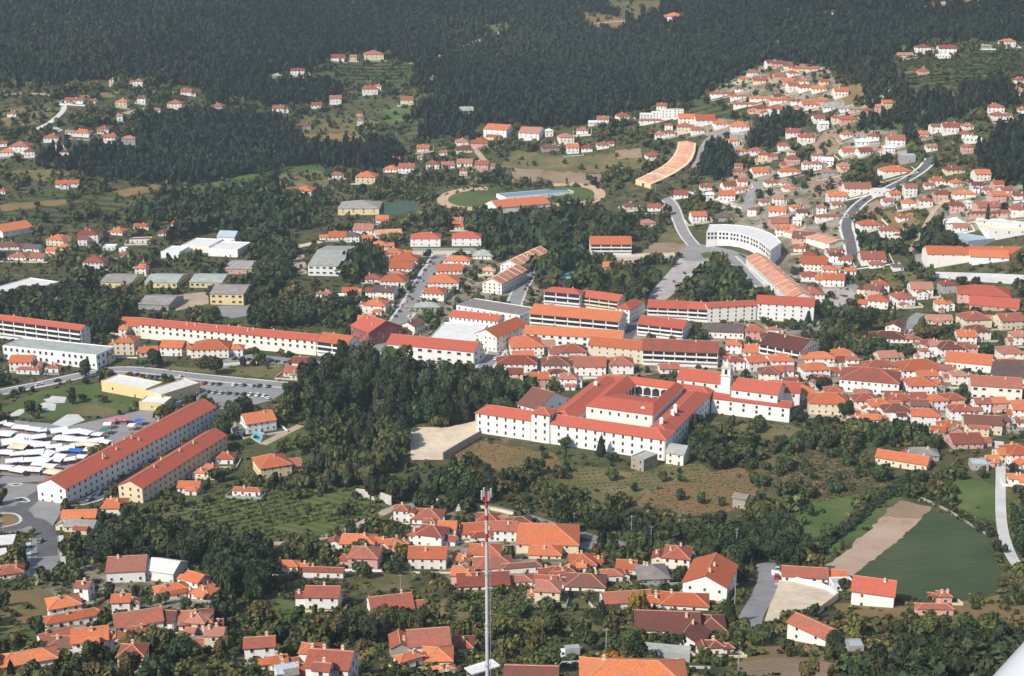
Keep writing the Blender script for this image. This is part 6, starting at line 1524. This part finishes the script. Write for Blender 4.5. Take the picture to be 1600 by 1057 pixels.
def poles():
    lst = [(986, 846, 42, 'wooden utility pole in front of the dark belt, taller of a pair'), (1017, 848, 27, 'shorter utility pole right of the tall one by the belt'), (897, 833, 33, 'utility pole behind the big orange roof'), (1150, 868, 44, 'utility pole right of the small white house at the belt'),
           (1186, 868, 32, 'utility pole at the far right of the dark belt'), (947, 1018, 38, 'utility pole beside the grey van'), (1153, 1056, 42, 'utility pole at the bottom edge right of the brown roof'), (626, 922, 26, 'utility pole above the wide red farm roof'), (1148, 945, 36, 'utility pole beside the villa driveway'),
           (1455, 240, 44, 'tall thin pole at the top of the right hill road'), (1223, 905, 14, 'lamp post on the white wall of the sandy lot'), (1459, 320, 34, 'pole by the lane on the right hill'), (1505, 345, 58, 'tall pole in front of the red double house'), (208, 795, 0, '')]
    for x, y, hp, lab in lst:
        if not hp: continue
        P = hit(x, y); s = FPX / depth(P); h = hp / s / .95
        e = empty_thing('utility_pole', lab, 'utility pole', (P.x, P.y, gz(P.x, P.y)), 0, 'utility poles along the lanes')
        m = MB(); m.tube((0, 0, -.3), (0, 0, h), .19, .12, 8); ob('post', m.mesh('post', ['concrete']), e)
        m = MB(); m.box(-.9, .9, -.07, .07, h - .7, h - .55); ob('crossarm', m.mesh('crossarm', ['metal']), e)
    for x, y, hp, lab in ((1024, 300, 34, 'floodlight mast right of the running track'), (744, 285, 26, 'floodlight mast behind the running track'), (667, 470, 12, 'lamp post halfway up the avenue'), (644, 500, 12, 'lamp post in the lower part of the avenue'), (684, 420, 11, 'lamp post at the top of the avenue'), (436, 575, 14, 'lamp post in front of the very long terrace')):
        P = hit(x, y); h = hp / (FPX / depth(P)) / .95
        e = empty_thing('lamp_post', lab, 'lamp post', (P.x, P.y, gz(P.x, P.y)))
        m = MB(); m.tube((0, 0, -.3), (0, 0, h), .16, .1, 8); ob('post', m.mesh('post', ['metal']), e)
        m = MB(); m.box(-.9, .9, -.2, .2, h, h + .3); ob('lamp_head', m.mesh('lamp_head', ['concrete']), e)

def mast():
    D = 150.0; d = ray(760, 778); P = Vector((d[0] * D, d[1] * D, CAMH + d[2] * D)); zg = gz(P.x, P.y); top = P.z; Hh = top - zg
    e = empty_thing('telecom_mast', 'tall red and white telecom mast rising at the bottom centre', 'mast', (P.x, P.y, zg))
    r = lambda z: .275 - .11 * z / Hh
    cuts = [(0, Hh - 5.1, 'mast_white'), (Hh - 5.1, Hh - 4.1, 'mast_red'), (Hh - 4.1, Hh - 2.6, 'mast_white'), (Hh - 2.6, Hh - 2.0, 'mast_red'), (Hh - 2.0, Hh - 1.2, 'mast_white'), (Hh - 1.2, Hh, 'mast_red')]
    for a, b, mt in cuts:
        n = max(1, int((b - a) / 5.2))
        for i in range(n):
            z0 = a + (b - a) * i / n; z1 = a + (b - a) * (i + 1) / n
            m = MB(); m.tube((0, 0, z0), (0, 0, z1), r(z0), r(z1), 16); m.tube((0, 0, z1 - .12), (0, 0, z1 - .01), r(z1) + .05, r(z1) + .05, 16); ob('mast_section', m.mesh('mast_section', [mt]), e)
    m = MB()
    for s in (-1, 1): m.tube((.42, s * .18, 2), (.34, s * .18, Hh - 1), .025, .025, 5)
    for i in range(int(Hh / .6) - 4): m.tube((.40, -.18, 2.2 + i * .6), (.40, .18, 2.2 + i * .6), .018, .018, 4)
    ob('ladder', m.mesh('ladder', ['metal']), e)
    m = MB(); m.tube((0, 0, Hh - .3), (0, 0, Hh - .2), .42, .42, 14); ob('platform', m.mesh('platform', ['mast_red']), e)
    for k in range(4):
        a = .5 + k * math.pi / 2; x, y = .55 * math.cos(a), .62 * math.sin(a)
        m = MB(); m.box(-.06, .06, -.09, .09, -.1, .95); ob('antenna', m.mesh('antenna', ['mast_white']), e, (x, y, Hh), a)
        m = MB(); m.tube((.2 * math.cos(a), .2 * math.sin(a), Hh - .2), (x, y, Hh + .1), .04, .04, 5); ob('bracket', m.mesh('bracket', ['mast_red']), e)
    m = MB(); m.tube((0, 0, Hh), (0, 0, Hh + .7), .14, .1, 8); ob('tip', m.mesh('tip', ['mast_red']), e)
    for z in (Hh - 9, Hh - 15, Hh - 20):
        m = MB(); m.tube((0, 0, z), (0, 0, z + .25), r(z) + .07, r(z) + .07, 14); ob('collar', m.mesh('collar', ['metal']), e)

def wall_line(name, label, mat, pts, h, th=.5):
    P = resample([Vector((p.x, p.y)) for p in (hit(*q) for q in pts)], 4.0); m = MB(); V = []
    for i, p in enumerate(P):
        d = (P[min(i + 1, len(P) - 1)] - P[max(i - 1, 0)]).normalized(); n = Vector((-d.y, d.x)) * th / 2; z = gz(p.x, p.y); hh = h
        V += [(p.x - n.x, p.y - n.y, z - .4), (p.x - n.x, p.y - n.y, z + hh), (p.x + n.x, p.y + n.y, z + hh), (p.x + n.x, p.y + n.y, z - .4)]
    Fc = []
    for i in range(len(P) - 1):
        for j in range(4): Fc.append((i * 4 + j, i * 4 + (j + 1) % 4, i * 4 + 4 + (j + 1) % 4, i * 4 + 4 + j))
    Fc += [(0, 3, 2, 1), tuple(len(V) - 4 + t for t in (0, 1, 2, 3))]
    tag(ob(name, me(name, V, Fc, [mat])), label, 'wall')

def walls():
    wall_line('garden_wall', 'white wall along the upper side of the sandy lot', 'Ww', [(1206, 898), (1250, 912), (1290, 920), (1309, 934)], 2.0)
    wall_line('garden_wall', 'pale retaining wall at the lower side of the sandy lot', 'Wc', [(1309, 936), (1272, 964)], 2.6)
    wall_line('stone_wall', 'pale stone wall above the vineyard beside the shrubs', 'stone_pale', [(557, 778), (590, 782), (612, 790)], 4.5)
    wall_line('stone_wall', 'pale stone wall right of the shrubs by the lane', 'stone_pale', [(672, 787), (700, 797), (720, 800)], 3.5)
    wall_line('stone_wall', 'dark stone wall from the sandy lot to the monastery', 'stone', [(692, 719), (720, 702), (752, 684)], 4.0)
    wall_line('garden_wall', 'cream wall below the twin white school houses', 'Wc', [(636, 398), (690, 398), (735, 398)], 3.0)
    wall_line('stone_wall', 'long field wall above the dark crop', 'stone', [(1416, 770), (1480, 797), (1540, 836)], 1.0)
    wall_line('garden_wall', 'white wall in front of the long brick corner row', 'Ww', [(345, 572), (400, 568), (415, 570)], 1.4)
    wall_line('garden_wall', 'low white wall along the lane beside the mast houses', 'Wc', [(700, 788), (770, 797), (820, 810)], 1.4)
    wall_line('garden_wall', 'white wall of the paved plaza below the apartment row', 'Wc', [(925, 402), (980, 402), (1055, 400)], 2.0)

def pools():
    for p, l in (([(1362, 553), (1398, 550), (1400, 557), (1364, 561)], 'small turquoise swimming pool behind the old town'), ([(862, 436), (872, 418), (906, 418), (900, 434)], 'blue sports pool among the park trees'), ([(392, 684), (400, 676), (412, 678), (406, 692)], 'bright blue pool beside the orange house')):
        P = [hit(*q) for q in p]; z = max(q.z for q in P) + .25; c = sum(P, Vector()) / 4
        e = empty_thing('swimming_pool', l, 'swimming pool', (c.x, c.y, z))
        ins = [c + (q - c) * 1.0 for q in P]; out = [c + (q - c) * 1.14 for q in P]
        ob('water', me('water', [(q.x - c.x, q.y - c.y, -.05) for q in ins], [(0, 1, 2, 3)], ['pool']), e)
        V = [(q.x - c.x, q.y - c.y, .06) for q in out] + [(q.x - c.x, q.y - c.y, .06) for q in ins] + [(q.x - c.x, q.y - c.y, -1.5) for q in out] + [(q.x - c.x, q.y - c.y, -.3) for q in ins]
        Fc = []
        for k in range(4):
            j = (k + 1) % 4; Fc += [(k, j, j + 4, k + 4), (k + 8, j + 8, j, k), (k + 4, j + 4, j + 12, k + 12)]
        ob('rim', me('rim', V, Fc, ['paving_white']), e)

def strut():
    """the pale strut of the aircraft the view was taken from, cutting the lower right corner"""
    P = [Vector((0, 0, CAMH)) + Vector(ray(x, y)) * 6.0 for x, y in ((1420, 1287), (1900, 763))]; c = (P[0] + P[1]) / 2; d = (P[1] - P[0]) / 2
    e = empty_thing('wing_strut', 'smooth white aircraft wing strut crossing the lower right corner', 'wing strut', c)
    m = MB(); m.tube(-d, d, .15, .15, 28); o = ob('strut', m.mesh('strut', ['car_silver']), e); o.data.polygons.foreach_set('use_smooth', [len(p.vertices) == 4 for p in o.data.polygons])
    for t in (-1, 1):
        m = MB(); m.tube(d * t * .96, d * t, .17, .17, 20); ob('fitting', m.mesh('fitting', ['metal']), e)
# ------------------------------------------------------------------ assemble
SUN_AZ, SUN_EL = math.radians(226.0), math.radians(42.0)     # compass bearing of the sun seen from above: x = sin, y = cos

def light():
    w = bpy.data.worlds.new('World'); SC.world = w; w.use_nodes = True
    t = w.node_tree; t.nodes.clear()
    o = t.nodes.new('ShaderNodeOutputWorld'); b = t.nodes.new('ShaderNodeBackground'); s = t.nodes.new('ShaderNodeTexSky')
    s.sky_type = 'NISHITA'; s.sun_disc = False; s.sun_elevation = SUN_EL; s.sun_rotation = SUN_AZ
    s.altitude = 300; s.air_density = 1.0; s.dust_density = 1.6
    b.inputs['Strength'].default_value = 0.12
    t.links.new(s.outputs[0], b.inputs[0]); t.links.new(b.outputs[0], o.inputs[0])
    L = bpy.data.lights.new('sun', 'SUN'); L.energy = 4.4; L.angle = math.radians(0.6); L.color = (1.0, 0.945, 0.86)
    so = bpy.data.objects.new('sun', L); COL.objects.link(so); so.location = (0, 600, 700)
    d = Vector((math.sin(SUN_AZ) * math.cos(SUN_EL), math.cos(SUN_AZ) * math.cos(SUN_EL), math.sin(SUN_EL)))
    so.rotation_euler = d.to_track_quat('Z', 'Y').to_euler()

def camera():
    c = bpy.data.cameras.new('camera'); c.sensor_width = 36.0; c.lens = 36.0 * FPX / PW; c.clip_start = 1.0; c.clip_end = 12000.0
    o = bpy.data.objects.new('camera', c); COL.objects.link(o); o.location = (0, 0, CAMH); o.rotation_euler = (math.pi / 2 - PITCH, 0, 0)
    SC.camera = o

def haze():
    m = bpy.data.materials.new('haze'); m.use_nodes = True; t = m.node_tree; t.nodes.clear()
    o = t.nodes.new('ShaderNodeOutputMaterial'); v = t.nodes.new('ShaderNodeVolumePrincipled')
    v.inputs['Color'].default_value = (0.72, 0.90, 1.0, 1); v.inputs['Density'].default_value = HAZE; v.inputs['Anisotropy'].default_value = 0.0
    t.links.new(v.outputs[0], o.inputs['Volume']); MATS['haze'] = m
    mb = MB(); mb.box(-4200, 4200, -20, 6300, -25, 1260); tag(ob('haze', mb.mesh('haze', ['haze'])), None, None, None, 'stuff')

HAZE = 0.000065
terrain()
monastery()
church()
curved_buildings()
land()
pools()
infill('in the packed old town', [(1090, 545), (1290, 545), (1480, 560), (1600, 600), (1600, 660), (1500, 668), (1380, 650), (1260, 622), (1130, 560)], 30, (24, 38))
infill('behind the apartment blocks', [(760, 510), (1000, 540), (900, 600), (770, 575)], 8, (24, 36))
infill('below the courthouse', [(1200, 330), (1280, 330), (1330, 400), (1330, 445), (1280, 455), (1225, 400)], 12, (16, 28))
infill('on the right hill below the hamlet', [(1110, 290), (1180, 245), (1320, 240), (1330, 320), (1200, 345)], 8, (14, 22))
infill('above the right factory', [(1380, 300), (1440, 270), (1600, 270), (1600, 350), (1500, 362), (1400, 345)], 7, (15, 26))
infill('above the pink building', [(1345, 430), (1480, 440), (1600, 500), (1600, 550), (1450, 545), (1390, 480)], 10, (22, 36))
infill('in the upper right village', [(1110, 140), (1200, 96), (1290, 105), (1340, 170), (1200, 178)], 6, (12, 20))
infill('round the hamlet on the right slope', [(1300, 195), (1400, 200), (1540, 190), (1530, 235), (1420, 250), (1320, 250)], 4, (13, 22))
infill('on the left hillside', [(0, 175), (110, 150), (300, 140), (230, 225), (60, 245), (0, 250)], 3, (10, 18))
infill('behind the stadium', [(600, 235), (760, 215), (960, 200), (1010, 230), (960, 235), (760, 270), (620, 272)], 3, (12, 20))
infill('beside the avenue', [(590, 380), (640, 385), (600, 500), (545, 505), (560, 440)], 6, (22, 32))
infill('near the foot of the mast', [(640, 805), (800, 805), (900, 850), (960, 900), (900, 920), (720, 910)], 3, (28, 46))
infill('in the lower left gardens', [(50, 880), (330, 890), (420, 920), (360, 1010), (60, 1030)], 8, (26, 44))
infill('behind the left houses', [(0, 370), (160, 350), (300, 350), (240, 420), (0, 430)], 4, (16, 26))
name_all()
for d in BL: build_one(d)
plants()
cars(); van(); market(); poles(); mast(); walls(); strut()
light(); camera()
if HAZE: haze()
SC.view_settings.view_transform = 'Standard'
SC.view_settings.look = 'None'
SC.view_settings.exposure = 0.38
SC.view_settings.gamma = 1.0
SC.cycles.max_bounces = 5
SC.cycles.volume_bounces = 0
print('objects', len(SC.objects), 'buildings', len(BL))
